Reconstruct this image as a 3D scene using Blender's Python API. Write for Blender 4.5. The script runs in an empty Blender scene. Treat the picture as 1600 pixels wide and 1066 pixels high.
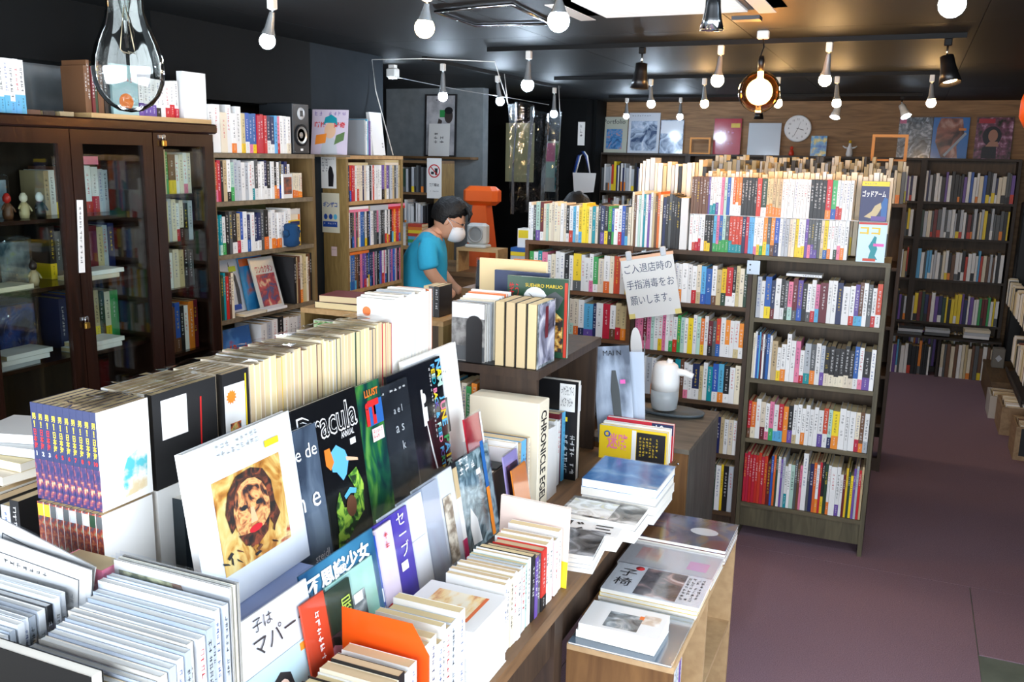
import bpy, math, random
from mathutils import Matrix, Vector
R_ = math.radians
SC = bpy.context.scene
COL = SC.collection
# ------------------------------------------------------------------ camera
CAM_H = 1.85
F_PX = 1420.99
_p, _y, _r = R_(11.5214), R_(23.294), R_(1.1194)
_f = Vector((-math.sin(_y)*math.cos(_p), math.cos(_y)*math.cos(_p), -math.sin(_p)))
_rt = Vector((math.cos(_y), math.sin(_y), 0)); _up = _rt.cross(_f)
_r2 = _rt*math.cos(_r) + _up*math.sin(_r); _u2 = -_rt*math.sin(_r) + _up*math.cos(_r)
cam = bpy.data.cameras.new('camera'); cam.lens = F_PX/1600*36; cam.sensor_width = 36; cam.sensor_fit = 'HORIZONTAL'
cam.clip_start = .02
co = bpy.data.objects.new('camera', cam); COL.objects.link(co)
co.matrix_world = Matrix(((_r2.x, _u2.x, -_f.x, 0), (_r2.y, _u2.y, -_f.y, 0), (_r2.z, _u2.z, -_f.z, CAM_H), (0, 0, 0, 1)))
SC.camera = co
# ------------------------------------------------------------------ world, window daylight, exposure
W = bpy.data.worlds.new('world'); SC.world = W; W.use_nodes = True
W.node_tree.nodes['Background'].inputs[0].default_value = (.75, .85, 1, 1)
W.node_tree.nodes['Background'].inputs[1].default_value = .6
def area_light(name, loc, rot, sx, sy, power, color):
    l = bpy.data.lights.new(name, 'AREA'); l.shape = 'RECTANGLE'; l.size = sx; l.size_y = sy; l.energy = power; l.color = color
    o = bpy.data.objects.new(name, l); COL.objects.link(o); o.location = loc; o.rotation_euler = rot
    return o
area_light('shop_window_daylight_offscreen', (-1.6, -1.012, 1.45), (R_(84), 0, 0), 4.4, 1.6, 135, (.86, .93, 1))
area_light('side_window_daylight_offscreen', (1.0, .9, 1.4), (0, R_(82), 0), 1.8, 3.0, 52, (.85, .92, 1))
vs = SC.view_settings
vs.view_transform = 'Standard'; vs.look = 'None'; vs.gamma = 1; vs.use_curve_mapping = False; vs.exposure = .88
BULB_W = 165.0     # radiance of the lit bulbs
# ------------------------------------------------------------------ materials
def lin(c):
    return tuple(((v/255)/12.92 if v/255 <= .04045 else ((v/255+.055)/1.055)**2.4) for v in c) + (1,)
MATS = {}
def _new(name):
    m = bpy.data.materials.new(name); m.use_nodes = True; MATS[name] = m
    return m, m.node_tree, m.node_tree.nodes['Principled BSDF']
def N(nt, t, **k):
    n = nt.nodes.new(t)
    for a, b in k.items(): setattr(n, a, b)
    return n
def mat(name, rgb, rough=.55, metal=0, vary=0, spec=.5, bump=0, bscale=200):
    if name in MATS: return MATS[name]
    m, nt, b = _new(name)
    b.inputs['Roughness'].default_value = rough; b.inputs['Metallic'].default_value = metal
    b.inputs['Specular IOR Level'].default_value = spec
    b.inputs['Base Color'].default_value = lin(rgb)
    if vary:
        oi = N(nt, 'ShaderNodeObjectInfo'); hs = N(nt, 'ShaderNodeHueSaturation')
        hs.inputs['Color'].default_value = lin(rgb)
        for sock, a, c in (('Value', 1-vary, 1+vary*.6), ('Hue', .5-vary*.1, .5+vary*.1)):
            mr = N(nt, 'ShaderNodeMapRange'); mr.inputs['To Min'].default_value = a; mr.inputs['To Max'].default_value = c
            nt.links.new(oi.outputs['Random'], mr.inputs['Value']); nt.links.new(mr.outputs[0], hs.inputs[sock])
        nt.links.new(hs.outputs[0], b.inputs['Base Color'])
    if bump:
        tc = N(nt, 'ShaderNodeTexCoord'); nz = N(nt, 'ShaderNodeTexNoise'); nz.inputs['Scale'].default_value = bscale
        bp = N(nt, 'ShaderNodeBump'); bp.inputs['Strength'].default_value = bump; bp.inputs['Distance'].default_value = .01
        nt.links.new(tc.outputs['Object'], nz.inputs['Vector']); nt.links.new(nz.outputs['Fac'], bp.inputs['Height']); nt.links.new(bp.outputs[0], b.inputs['Normal'])
    return m
def ramp_mat(name, stops, scale=5, stretch=(1, 1, 1), detail=6, rough=.5, dist=0, kind='noise', coord='Object', bump=0, spec=.5, interp='LINEAR'):
    """noise or cells through a colour ramp: wood, carpet, printed pictures"""
    if name in MATS: return MATS[name]
    m, nt, b = _new(name)
    tc = N(nt, 'ShaderNodeTexCoord'); mp = N(nt, 'ShaderNodeMapping'); mp.inputs['Scale'].default_value = stretch
    nt.links.new(tc.outputs[coord], mp.inputs['Vector'])
    if kind == 'noise':
        t = N(nt, 'ShaderNodeTexNoise'); t.inputs['Scale'].default_value = scale; t.inputs['Detail'].default_value = detail
        t.inputs['Distortion'].default_value = dist; out = t.outputs['Fac']
    elif kind == 'cells':
        t = N(nt, 'ShaderNodeTexVoronoi'); t.inputs['Scale'].default_value = scale; out = t.outputs['Color']
    else:
        t = N(nt, 'ShaderNodeTexWave'); t.inputs['Scale'].default_value = scale; t.inputs['Distortion'].default_value = dist
        t.inputs['Detail'].default_value = detail; out = t.outputs['Fac']
    nt.links.new(mp.outputs[0], t.inputs['Vector'])
    cr = N(nt, 'ShaderNodeValToRGB'); cr.color_ramp.interpolation = interp
    e = cr.color_ramp.elements
    while len(e) < len(stops): e.new(.5)
    for k, (p, c) in enumerate(stops): e[k].position = p; e[k].color = lin(c)
    nt.links.new(out, cr.inputs['Fac']); nt.links.new(cr.outputs[0], b.inputs['Base Color'])
    b.inputs['Roughness'].default_value = rough; b.inputs['Specular IOR Level'].default_value = spec
    if bump:
        bp = N(nt, 'ShaderNodeBump'); bp.inputs['Strength'].default_value = bump; bp.inputs['Distance'].default_value = .005
        nt.links.new(out, bp.inputs['Height']); nt.links.new(bp.outputs[0], b.inputs['Normal'])
    return m
def wood(name, dark, light, axis='x', rough=.55, scale=9):
    st = {'x': (.12, 1, 1), 'y': (1, .12, 1), 'z': (1, 1, .12)}[axis]
    return ramp_mat(name, [(.25, dark), (.75, light)], scale, tuple(s*3 for s in st), 8, rough, 1.2, bump=.15)
def emis(name, rgb, s):
    if name in MATS: return MATS[name]
    m, nt, b = _new(name)
    b.inputs['Base Color'].default_value = (0, 0, 0, 1)
    b.inputs['Emission Color'].default_value = lin(rgb); b.inputs['Emission Strength'].default_value = s
    return m
def film(name, tint=(255, 255, 255), gloss=.10, rough=.08, haze=0.0):
    """thin clear sheet: mostly see-through with a fresnel gloss"""
    if name in MATS: return MATS[name]
    m, nt, b = _new(name)
    nt.nodes.remove(b); out = nt.nodes['Material Output']
    tr = N(nt, 'ShaderNodeBsdfTransparent'); tr.inputs[0].default_value = lin(tint)
    gl = N(nt, 'ShaderNodeBsdfGlossy'); gl.inputs['Roughness'].default_value = rough; gl.inputs[0].default_value = (1, 1, 1, 1)
    fr = N(nt, 'ShaderNodeLayerWeight'); fr.inputs['Blend'].default_value = .12
    mr = N(nt, 'ShaderNodeMapRange'); mr.inputs['To Min'].default_value = gloss*.5; mr.inputs['To Max'].default_value = min(1, gloss*5)
    nt.links.new(fr.outputs['Fresnel'], mr.inputs['Value'])
    tc = N(nt, 'ShaderNodeTexCoord'); nz = N(nt, 'ShaderNodeTexNoise'); nz.inputs['Scale'].default_value = 9; nz.inputs['Distortion'].default_value = 1.5
    bp = N(nt, 'ShaderNodeBump'); bp.inputs['Strength'].default_value = haze and .6 or 0.0; bp.inputs['Distance'].default_value = .03
    nt.links.new(tc.outputs['Object'], nz.inputs['Vector']); nt.links.new(nz.outputs['Fac'], bp.inputs['Height']); nt.links.new(bp.outputs[0], gl.inputs['Normal'])
    mx = N(nt, 'ShaderNodeMixShader'); nt.links.new(mr.outputs[0], mx.inputs[0]); nt.links.new(tr.outputs[0], mx.inputs[1]); nt.links.new(gl.outputs[0], mx.inputs[2])
    if haze:
        df = N(nt, 'ShaderNodeBsdfTranslucent'); df.inputs[0].default_value = (.8, .85, .88, 1)
        m2 = N(nt, 'ShaderNodeMixShader'); m2.inputs[0].default_value = haze
        nt.links.new(mx.outputs[0], m2.inputs[1]); nt.links.new(df.outputs[0], m2.inputs[2]); mx = m2
    nt.links.new(mx.outputs[0], out.inputs['Surface'])
    return m
# book-cloth and paper colours: letter -> (word, rgb)
PAL = dict(w=('white', (240, 240, 238)), c=('cream', (234, 222, 198)), k=('black', (26, 26, 28)), g=('grey', (86, 90, 92)), G=('pale grey', (188, 194, 200)),
  r=('red', (200, 36, 34)), R=('maroon', (108, 26, 32)), o=('orange', (236, 126, 40)), y=('yellow', (243, 208, 36)), n=('navy', (30, 42, 88)),
  b=('blue', (38, 96, 176)), a=('light blue', (92, 178, 222)), t=('teal', (0, 146, 156)), e=('green', (58, 166, 88)), E=('dark green', (36, 66, 46)),
  p=('pink', (232, 128, 162)), v=('violet', (106, 78, 160)), u=('brown', (108, 70, 46)), s=('beige', (202, 182, 138)), m=('mint', (182, 216, 202)))
def cm(k): return mat('cover_'+PAL[k][0].replace(' ', '_'), PAL[k][1], .42, vary=.12)
PAGE = mat('page_edges', (220, 196, 152), .8, vary=.1)
PAGEW = mat('white_page_edges', (240, 236, 226), .8, vary=.05)
INK = mat('black_ink', (30, 30, 34), .5); INKW = mat('white_ink', (245, 245, 245), .5)
INKR = mat('red_ink', (205, 30, 34), .5); INKB = mat('blue_ink', (30, 70, 150), .5); INKY = mat('yellow_ink', (245, 210, 50), .5)
# ------------------------------------------------------------------ mesh helpers
class MB:
    def __init__(s): s.v = []; s.f = []; s.m = []; s.mats = []; s.sm = []
    def mi(s, m):
        if m not in s.mats: s.mats.append(m)
        return s.mats.index(m)
    def add(s, vs, fs, m, smooth=False, M=None):
        b = len(s.v)
        s.v += [tuple(M @ Vector(p)) if M else tuple(p) for p in vs]
        i = s.mi(m)
        for q in fs: s.f.append([b+k for k in q]); s.m.append(i); s.sm.append(smooth)
        return s
    def box(s, x0, x1, y0, y1, z0, z1, m, M=None):
        v = [(x, y, z) for z in (z0, z1) for y in (y0, y1) for x in (x0, x1)]
        return s.add(v, [(0, 2, 3, 1), (4, 5, 7, 6), (0, 1, 5, 4), (2, 6, 7, 3), (0, 4, 6, 2), (1, 3, 7, 5)], m, False, M)
    def bbox(s, x0, x1, y0, y1, z0, z1, m, c=.004, M=None):
        """box with chamfered vertical edges and top/bottom rims"""
        def ring(z, i): return [(x0+c+i, y0+i, z), (x1-c-i, y0+i, z), (x1-i, y0+c+i, z), (x1-i, y1-c-i, z), (x1-c-i, y1-i, z), (x0+c+i, y1-i, z), (x0+i, y1-c-i, z), (x0+i, y0+c+i, z)]
        rs = ring(z0, c)+ring(z0+c, 0)+ring(z1-c, 0)+ring(z1, c)
        fs = [tuple(range(7, -1, -1)), tuple(range(24, 32))]
        for k in range(3):
            for j in range(8): fs.append((k*8+j, k*8+(j+1) % 8, k*8+8+(j+1) % 8, k*8+8+j))
        return s.add(rs, fs, m, False, M)
    def lathe(s, prof, m, seg=20, M=None, smooth=True, capb=True, capt=True):
        v = []; fs = []
        for r, z in prof:
            for k in range(seg): a = 2*math.pi*k/seg; v.append((r*math.cos(a), r*math.sin(a), z))
        n = len(prof)
        for i in range(n-1):
            for k in range(seg): fs.append((i*seg+k, i*seg+(k+1) % seg, (i+1)*seg+(k+1) % seg, (i+1)*seg+k))
        if capb: fs.append(tuple(range(seg-1, -1, -1)))
        if capt: fs.append(tuple(range((n-1)*seg, n*seg)))
        return s.add(v, fs, m, smooth, M)
    def tube(s, pts, r, m, seg=6, smooth=True):
        pts = [Vector(p) for p in pts]; v = []; fs = []
        for i, p in enumerate(pts):
            d = (pts[min(i+1, len(pts)-1)]-pts[max(i-1, 0)]).normalized()
            a = d.cross(Vector((0, 0, 1)) if abs(d.z) < .9 else Vector((1, 0, 0))).normalized(); b = d.cross(a)
            rr = r[i] if isinstance(r, (list, tuple)) else r
            for k in range(seg): t = 2*math.pi*k/seg; v.append(tuple(p+a*rr*math.cos(t)+b*rr*math.sin(t)))
        for i in range(len(pts)-1):
            for k in range(seg): fs.append((i*seg+k, i*seg+(k+1) % seg, (i+1)*seg+(k+1) % seg, (i+1)*seg+k))
        fs += [tuple(range(seg-1, -1, -1)), tuple(range((len(pts)-1)*seg, len(pts)*seg))]
        return s.add(v, fs, m, smooth)
    def poly(s, pts, m, th=.0, M=None):
        """flat polygon in xz at y=0 facing -y, or a slab of thickness th"""
        n = len(pts)
        if not th: return s.add([(x, 0, z) for x, z in pts], [tuple(range(n))], m, False, M)
        v = [(x, 0, z) for x, z in pts]+[(x, th, z) for x, z in pts]
        fs = [tuple(range(n)), tuple(range(2*n-1, n-1, -1))]+[(i, i+n, (i+1) % n+n, (i+1) % n) for i in range(n)]
        return s.add(v, fs, m, False, M)
    def mesh(s, name):
        me = bpy.data.meshes.new(name); me.from_pydata(s.v, [], s.f)
        for m in s.mats: me.materials.append(m)
        me.polygons.foreach_set('material_index', s.m); me.polygons.foreach_set('use_smooth', s.sm); me.update()
        return me
    def build(s, name, parent=None, M=None):
        return link(name, s.mesh(name), parent, M)
def link(name, data, parent=None, M=None):
    o = bpy.data.objects.new(name, data); COL.objects.link(o)
    if parent is not None: o.parent = parent
    if M is not None:
        if parent is not None: o.matrix_local = M
        else: o.matrix_world = M
    return o
def tag(o, label, cat, group=None, kind=None):
    o['label'] = label; o['category'] = cat
    if group: o['group'] = group
    if kind: o['kind'] = kind
    return o
def thing(name, label, cat, M=None, group=None):
    return tag(link(name, None, None, M), label, cat, group)
def T(x, y, z, rz=0, rx=0, ry=0):
    return Matrix.Translation((x, y, z)) @ Matrix.Rotation(rz, 4, 'Z') @ Matrix.Rotation(ry, 4, 'Y') @ Matrix.Rotation(rx, 4, 'X')
def struct(name, mb, M=None):
    o = mb.build(name, None, M); o['kind'] = 'structure'; return o
def part(name, mb, parent, M=None): return mb.build(name, parent, M)
def ell(cx, cz, rx, rz, n=18, a0=0): return [(cx+rx*math.cos(a0+2*math.pi*k/n), cz+rz*math.sin(a0+2*math.pi*k/n)) for k in range(n)]
# ---- lettering: real words become text meshes; unreadable print becomes little stroke marks
_TXT = {}
_SIDE = bpy.data.scenes.new('side')      # small scene in which curves and skins are turned into meshes; removed at the end
def to_mesh(ob):
    _SIDE.collection.objects.link(ob)
    with bpy.context.temp_override(scene=_SIDE, view_layer=_SIDE.view_layers[0]):
        dg = bpy.context.evaluated_depsgraph_get(); dg.update()
    me = bpy.data.meshes.new_from_object(ob.evaluated_get(dg)); bpy.data.objects.remove(ob)
    return me
def text_mesh(s, m, bold=.0):
    key = (s, m.name, bold)
    if key in _TXT: return _TXT[key]
    cu = bpy.data.curves.new('lettering', 'FONT'); cu.body = s; cu.align_x = 'CENTER'; cu.align_y = 'CENTER'; cu.size = 1; cu.offset = bold
    cu.resolution_u = 2
    ob = bpy.data.objects.new('lettering', cu)
    me = to_mesh(ob)
    me.materials.clear(); me.materials.append(m); _TXT[key] = me
    xs = [v.co.x for v in me.vertices] or [0, 1]; ys = [v.co.y for v in me.vertices] or [0, 1]
    cx, cy = (min(xs)+max(xs))/2, (min(ys)+max(ys))/2
    for v in me.vertices: v.co.x -= cx; v.co.y -= cy
    me['w'] = max(xs)-min(xs); me['h'] = max(ys)-min(ys)
    return me
def text(s, m, parent, x, y, z, w=None, h=None, face='-y', name='lettering', bold=0., rot=0):
    """lettering on a face: '-y' upright facing -y, '+z' lying on top"""
    me = text_mesh(s, m, bold); sx = w/me['w'] if w else h/me['h']; sy = h/me['h'] if h else sx
    B = {'-y': Matrix.Rotation(R_(90), 4, 'X'), '+z': Matrix.Identity(4), '+x': Matrix.Rotation(R_(90), 4, 'Z') @ Matrix.Rotation(R_(90), 4, 'X')}[face]
    return link(name, me, parent, Matrix.Translation((x, y, z)) @ B @ Matrix.Rotation(rot, 4, 'Z') @ Matrix.Diagonal((sx, sy, 1, 1)))
def vert(s): return '\n'.join(s)
_rg = random.Random(5)
MARKS = {}
def marks(n, ncol=1, seed=0):
    """a column (or block) of n stroke clusters in a 1 x n box, facing -y"""
    key = (n, ncol, seed)
    if key in MARKS: return MARKS[key]
    rg = random.Random(n*77+ncol*7+seed); mb = MB()
    for c in range(ncol):
        for i in range(n):
            if rg.random() < .1: continue
            x0, z0 = c*1.3, -i*1.0
            def st(a, b, d, e): mb.add([(x0+a, 0, z0-d), (x0+b, 0, z0-d), (x0+b, 0, z0-e), (x0+a, 0, z0-e)], [(3, 2, 1, 0)], INK)
            for k in range(rg.randint(2, 3)):
                q = rg.uniform(.08, .75); a = rg.uniform(0, .25); st(a, rg.uniform(.65, .95), q, q+.085)
            for k in range(rg.randint(1, 2)):
                q = rg.uniform(.1, .8); a = rg.uniform(0, .25); st(q, q+.085, a, rg.uniform(.6, .9))
    if not mb.f: mb.add([(0, 0, 0), (.5, 0, 0), (.5, 0, -.2), (0, 0, -.2)], [(3, 2, 1, 0)], INK)
    MARKS[key] = mb.mesh('print'); return MARKS[key]
def put_marks(parent, n, x, y, z, w, h, m, ncol=1, seed=0, name='printed_text', M=None):
    me = marks(n, ncol, seed); o = link(name, me, parent, (M or Matrix.Identity(4)) @ Matrix.Translation((x, y, z)) @ Matrix.Diagonal((w/((ncol-1)*1.3+1), 1, h/n, 1)))
    if m is not INK:
        o.material_slots[0].link = 'OBJECT'; o.material_slots[0].material = m
    return o
LIGHTC = set('wcGymsap')
# ------------------------------------------------------------------ books
def book(M, t, h, d, col, band=None, bf=.3, title=True, name='book', hard=False, seed=0, pages=None, tc=None):
    b = .0026 if hard else .0012; c = cm(col); r = .003 if hard else .0006
    mb = MB(); mb.box(0, b, 0, d, 0, h, c); mb.box(t-b, t, 0, d, 0, h, c); mb.box(b, t-b, 0, b, 0, h, c)
    o = mb.build(name, None, M)
    part('page_block', MB().box(b+.0001, t-b-.0001, b+.0001, d-r, r, h-r, pages or PAGE), o)
    if band: part('paper_band', MB().box(-.0003, t+.0003, -.0005, d-.006, 0.0002, h*bf, cm(band)), o)
    if title:
        ink = tc or (INK if col in LIGHTC else (INKY if seed % 7 == 3 else INKW))
        if col in 'wcGm' and seed % 6 == 1: ink = INKR
        if col in 'wcGm' and seed % 6 == 4: ink = INKB
        w = min(t*.62, .011); n = 5+seed % 6; top = h*(.93 if seed % 3 else .85); hh = min((top-h*(bf+.06 if band else .25)), n*w*1.5)
        put_marks(o, n, (t-w)/2, -.0004, top, w, hh, ink, 1, seed % 4, 'spine_title')
        if band and t > .011: put_marks(o, 4, (t-w*.6)/2, -.0008, h*bf*.85, w*.6, h*bf*.6, INK if band in LIGHTC else INKW, 1, seed % 3, 'band_print')
    return o
def phrase(tok): return PAL[tok][0]
ALL_LABELS = {}
def parse(row):
    out = []
    for tk in row.split():
        rep = 1
        if '*' in tk: tk, rep = tk.split('*'); rep = int(rep)
        wt = 1.0
        hh = tk.count('+')-tk.count('-'); tk = tk.replace('+', '').replace('-', '')
        if ':' in tk:
            tk, q = tk.split(':')
            if '/' in q: q, bb = q.split('/'); tk += '/'+bb
            wt = float(q)
        a, _, bnd = tk.partition('/')
        out += [(a, bnd or None, wt, hh)]*rep
    return out
def shelf_row(row, B, x0, x1, z, h, d, where, cat='book', name='book', fill=True, setback=.008, jit=.012, hard=.25, group=None, title=True, seed=0, tmax=None):
    """stand a row of books on a board; B = frame of the bookcase (x along, y into depth)"""
    rg = random.Random(seed*31+len(row)); sp = parse(row); n = len(sp)
    ws = [s[2]*rg.uniform(.85, 1.15) for s in sp]; tot = sum(ws); gap = .0009
    k = (x1-x0-gap*(n+1))/tot
    if tmax: k = min(k, tmax)
    x = x0+gap
    for i, (a, bnd, wt, hh) in enumerate(sp):
        t = ws[i]*k; bh = h+rg.uniform(-jit, jit)+hh*.03; bd = d+rg.uniform(-.008, .004)
        sb = setback+rg.uniform(0, .007)
        o = book(B @ T(x, sb, z+.0005), t, bh, bd, a, bnd, rg.uniform(.22, .36), title, name, rg.random() < hard, seed*13+i*5+rg.randint(0, 3))
        la = (f"{phrase(bnd).replace(' ', '-')}-banded " if bnd else "")+f"{phrase(a)} {cat}"
        lo = phrase(sp[i-1][0]) if i else None; hi = phrase(sp[i+1][0]) if i < n-1 else None
        if lo and hi: la += f" between {lo} and {hi} ones" if lo != hi else f" between two {lo} ones"
        elif hi: la += f" at row end beside a {hi} one"
        else: la += f" at row end beside a {lo} one"
        la += ', '+where
        if len(la.split()) > 16: la = (f"{phrase(bnd).replace(' ', '-')}-banded " if bnd else "")+f"{phrase(a)} {cat} beside a {lo or hi} one, {where}"
        tag(o, la, cat, group or f"{cat}s on the {where}")
        x += t+gap
    return x
# ------------------------------------------------------------------ bookcases
def bookcase(name, label, B, Wd, D, H, boards, side, board, back=None, th=.02, base=0, group=None, top=True, bth=.02, cat='bookcase'):
    o = thing(name, label, cat, B, group)
    for x in (0, Wd-th): part('side_panel', MB().box(x, x+th, 0, D, 0, H, side), o)
    for z in boards: part('shelf_board', MB().box(th, Wd-th, .001, D-.004, z-bth, z, board), o)
    if top: part('top_board', MB().box(0, Wd-.001, -.002, D, H, H+bth, board), o)
    if back: part('back_panel', MB().box(th, Wd-th, D-.004, D+.002, base, H, back), o)
    if base: part('plinth', MB().box(th, Wd-th, .012, .03, .055 if base > .12 else 0, base-bth, side), o)
    return o
# ================================================================== the room
CARPET = ramp_mat('purple_brown_carpet', [(.3, (120, 98, 108)), (.7, (154, 128, 140))], 260, rough=.95, detail=3, bump=.4, spec=.1)
CEIL = ramp_mat('black_ceiling_paint', [(.3, (18, 21, 22)), (.7, (24, 27, 28))], 3, rough=.6, spec=.22)
BLACKW = ramp_mat('black_wall_paint', [(.3, (9, 11, 12)), (.7, (14, 16, 17))], 4, rough=.7, spec=.12)
SLATE = ramp_mat('slate_wall_paint', [(.3, (28, 35, 41)), (.7, (36, 43, 49))], 6, rough=.8, spec=.15)
GREYW = ramp_mat('grey_wall_paint', [(.3, (118, 126, 130)), (.7, (134, 142, 146))], 14, rough=.8)
PLY = ramp_mat('brown_plywood_wall', [(.2, (104, 76, 46)), (.5, (140, 104, 66)), (.8, (166, 126, 84))], 5, (.5, 3, 5), 8, .6, 1.5, bump=.1)
GRN = ramp_mat('grey_green_vinyl', [(.3, (86, 96, 86)), (.7, (112, 122, 110))], 8, rough=.6)
fl = struct('floor', MB().box(-4.4, 1.1, -1, 9.3, -.05, -.004, GRN))
for x0, x1, y0, y1 in ((-4.4, -1.02, -1, 9.3), (-1.016, .405, -1, 4.28), (-1.016, 1.1, 4.284, 9.3), (.409, 1.1, 3.66, 4.28)):
    part('carpet_sheet', MB().box(x0, x1, y0, y1, -.004, 0, CARPET), fl)
ce = struct('ceiling', MB().box(-4.4, 1.1, -1, 9.3, 2.412, 2.5, BLACKW))
for i in range(6):
    for j in range(6):
        part('ceiling_board', MB().box(-4.4+i*.917, -4.4+(i+1)*.917-.003, -1+j*1.717, -1+(j+1)*1.717-.003, 2.4, 2.413, CEIL), ce)
struct('wall_back', MB().box(-2.95, 1.1, 9.12, 9.3, 0, 2.4, PLY))
struct('wall_recess', MB().box(-4.4, -2.9, 8.72, 8.9, 0, 2.4, BLACKW))
struct('wall_pillar', MB().box(-3.2, -2.93, 8.5, 9.12, 0, 2.4, BLACKW))
struct('wall_left', MB().box(-3.4, -3.16, -1, 3.0, 0, 2.4, GREYW).box(-3.4, -3.16, 3.0, 4.52, 0, 2.4, BLACKW))
struct('trim_1', MB().box(-3.16, -3.02, -1, 3.86, 2.165, 2.4, BLACKW).box(-3.02, -2.905, 2.97, 4.05, 2.07, 2.4, BLACKW))
struct('wall_column', MB().box(-3.16, -2.905, 4.05, 4.76, 0, 2.4, SLATE))
struct('wall_counter', MB().box(-4.4, -4.3, 4.52, 8.72, 0, 2.4, BLACKW))
struct('wall_partition', MB().box(-4.3, -3.36, 7.1, 7.2, 0, 2.4, GREYW))
struct('wall_right', MB().box(.97, 1.1, -1, -.62, 0, 2.4, BLACKW).box(.97, 1.1, 2.42, 9.12, 0, 2.4, BLACKW).box(.97, 1.1, -.62, 2.42, 0, .48, BLACKW).box(.97, 1.1, -.62, 2.42, 2.3, 2.4, BLACKW))
w2 = MB()
for y in (-.62, .88, 2.38): w2.box(1.02, 1.08, y, y+.04, .48, 2.3, BLACKW)
struct('window_2', w2.box(1.02, 1.08, -.58, 2.38, .48, .52, BLACKW).box(1.02, 1.08, -.58, 2.38, 2.26, 2.3, BLACKW))
wf = MB()
for a, b, c, d in ((-4.4, -3.9, 0, 2.4), (.75, 1.1, 0, 2.4), (-3.9, .75, 0, .6), (-3.9, .75, 2.3, 2.4)): wf.box(a, b, -1.1, -1, c, d, BLACKW)
struct('wall_front', wf)
wn = MB()
for x in (-3.9, -2.36, -.81, .71): wn.box(x, x+.04, -1.08, -1.02, .6, 2.3, BLACKW)
wn.box(-3.86, .71, -1.08, -1.02, .6, .64, BLACKW).box(-3.86, .71, -1.08, -1.02, 2.26, 2.3, BLACKW)
struct('window_1', wn)
# ================================================================== island bookcases facing the camera
WEATH = wood('weathered_bookcase_wood', (66, 60, 44), (104, 96, 72), 'z')
WEATHX = wood('weathered_shelf_wood', (74, 66, 48), (116, 106, 80), 'x')
DKW = wood('dark_walnut_side', (46, 34, 24), (76, 58, 42), 'z')
DKWX = wood('dark_walnut_shelf', (58, 42, 28), (96, 72, 48), 'x')
REDW = wood('red_brown_shelf', (80, 50, 28), (124, 84, 50), 'x')
SHADOW = wood('brown_back_board', (66, 52, 38), (100, 80, 58), 'z')  # plain brown wood, the backs' own colour
Y0 = 4.4
BR = T(-.655, Y0, 0); BM = T(-1.2435, Y0, 0); BL = T(-1.83, Y0, 0)
bookcase('bookcase', 'weathered grey-brown bookcase at the aisle end of the island', BR, .6, .3, 1.39, (.18, .512, .814, 1.112), WEATH, WEATHX, SHADOW, base=.18, top=True)
bookcase('bookcase', 'dark walnut island bookcase behind the hand sanitiser cabinet', BM, .586, .3, 1.395, (.11, .41, .672, .902, 1.156), DKW, DKWX, SHADOW, base=.11)
bookcase('bookcase', 'red-brown island bookcase facing the register counter end', BL, .584, .3, 1.4, (.16, .44, .68, .935, 1.172), REDW, REDW, SHADOW, base=.16)
mb = MB().box(-.685, -.655+.03, Y0-.004, Y0-.001, 1.32, 1.385, mat('galvanised_plate', (168, 180, 190), .4, .6))
bk = tag(mb.build('bracket_plate'), 'small galvanised plate joining two island bookcases', 'bracket')
for z in (1.34, 1.365): part('screw_head', MB().lathe([(.004, 0), (.003, .002)], INK, 8, T(-.67, Y0-.004, z, rx=R_(90))), bk)
A = 'aisle-end bookcase'; I = 'walnut island bookcase'; C3 = 'red-brown island bookcase'
shelf_row('G w b/y:1.3 n/R w:1.2 k/w g/E:.8 p/m R/g v/b k w/g w/r p/a:.8 R:1.6 w w n:1.3 w:1.7 w/r v/a u/a:.8 w g w/r r/w', BR, .022, .578, 1.112, .19, .14, 'top shelf, '+A, seed=1)
shelf_row('c:.5+ w:.4+ b:.4+ a:.4+ R:.4+ w:.4+ n:.5+ b:.6+ w:.5+ s:1.1 w/y- w/o w:1.1+ w p/p w/r- G:1.6/t g/o w G/v k/c*6 b/w w/p k:1.5/v w', BR, .022, .578, .814, .19, .14, 'second shelf, '+A, seed=2)
shelf_row('r/u:.7 o/c w c/R w/p p/e w/a r/a o k/v w/s w w/o w w w w/v r/w m/n y:1.4/o w:1.3 w:.8 w:1.3 c/r u/o w/G', BR, .022, .578, .512, .19, .14, 'third shelf, '+A, seed=3)
shelf_row('r:.6*8 R:.7- b:.5 o:.5 E:.4 w:.6 v:.4 G:.5 w/t:.6- w:.6- m:.7- g:.5 u:.4- p:.5- w:1+ g:.5 n:.6 o:.5 w/o:.6 r:.5 k/y:.5 E:.6 w/o:.5 w:1 w/v:.7 w:.6- R:.5- y:.4 E:.4- y:.5- v:.5 G:.5 r:.5 s:.4', BR, .022, .578, .18, .252, .19, 'bottom shelf, '+A, 'magazine', 'magazine', seed=4, hard=0)
o = book(BR @ T(.15, .02, 1.112+.221, ry=R_(90)), .012, .16, .11, 'w', title=True, seed=2); tag(o, 'white paperback lying flat on upright books, aisle-end bookcase', 'book')
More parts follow.
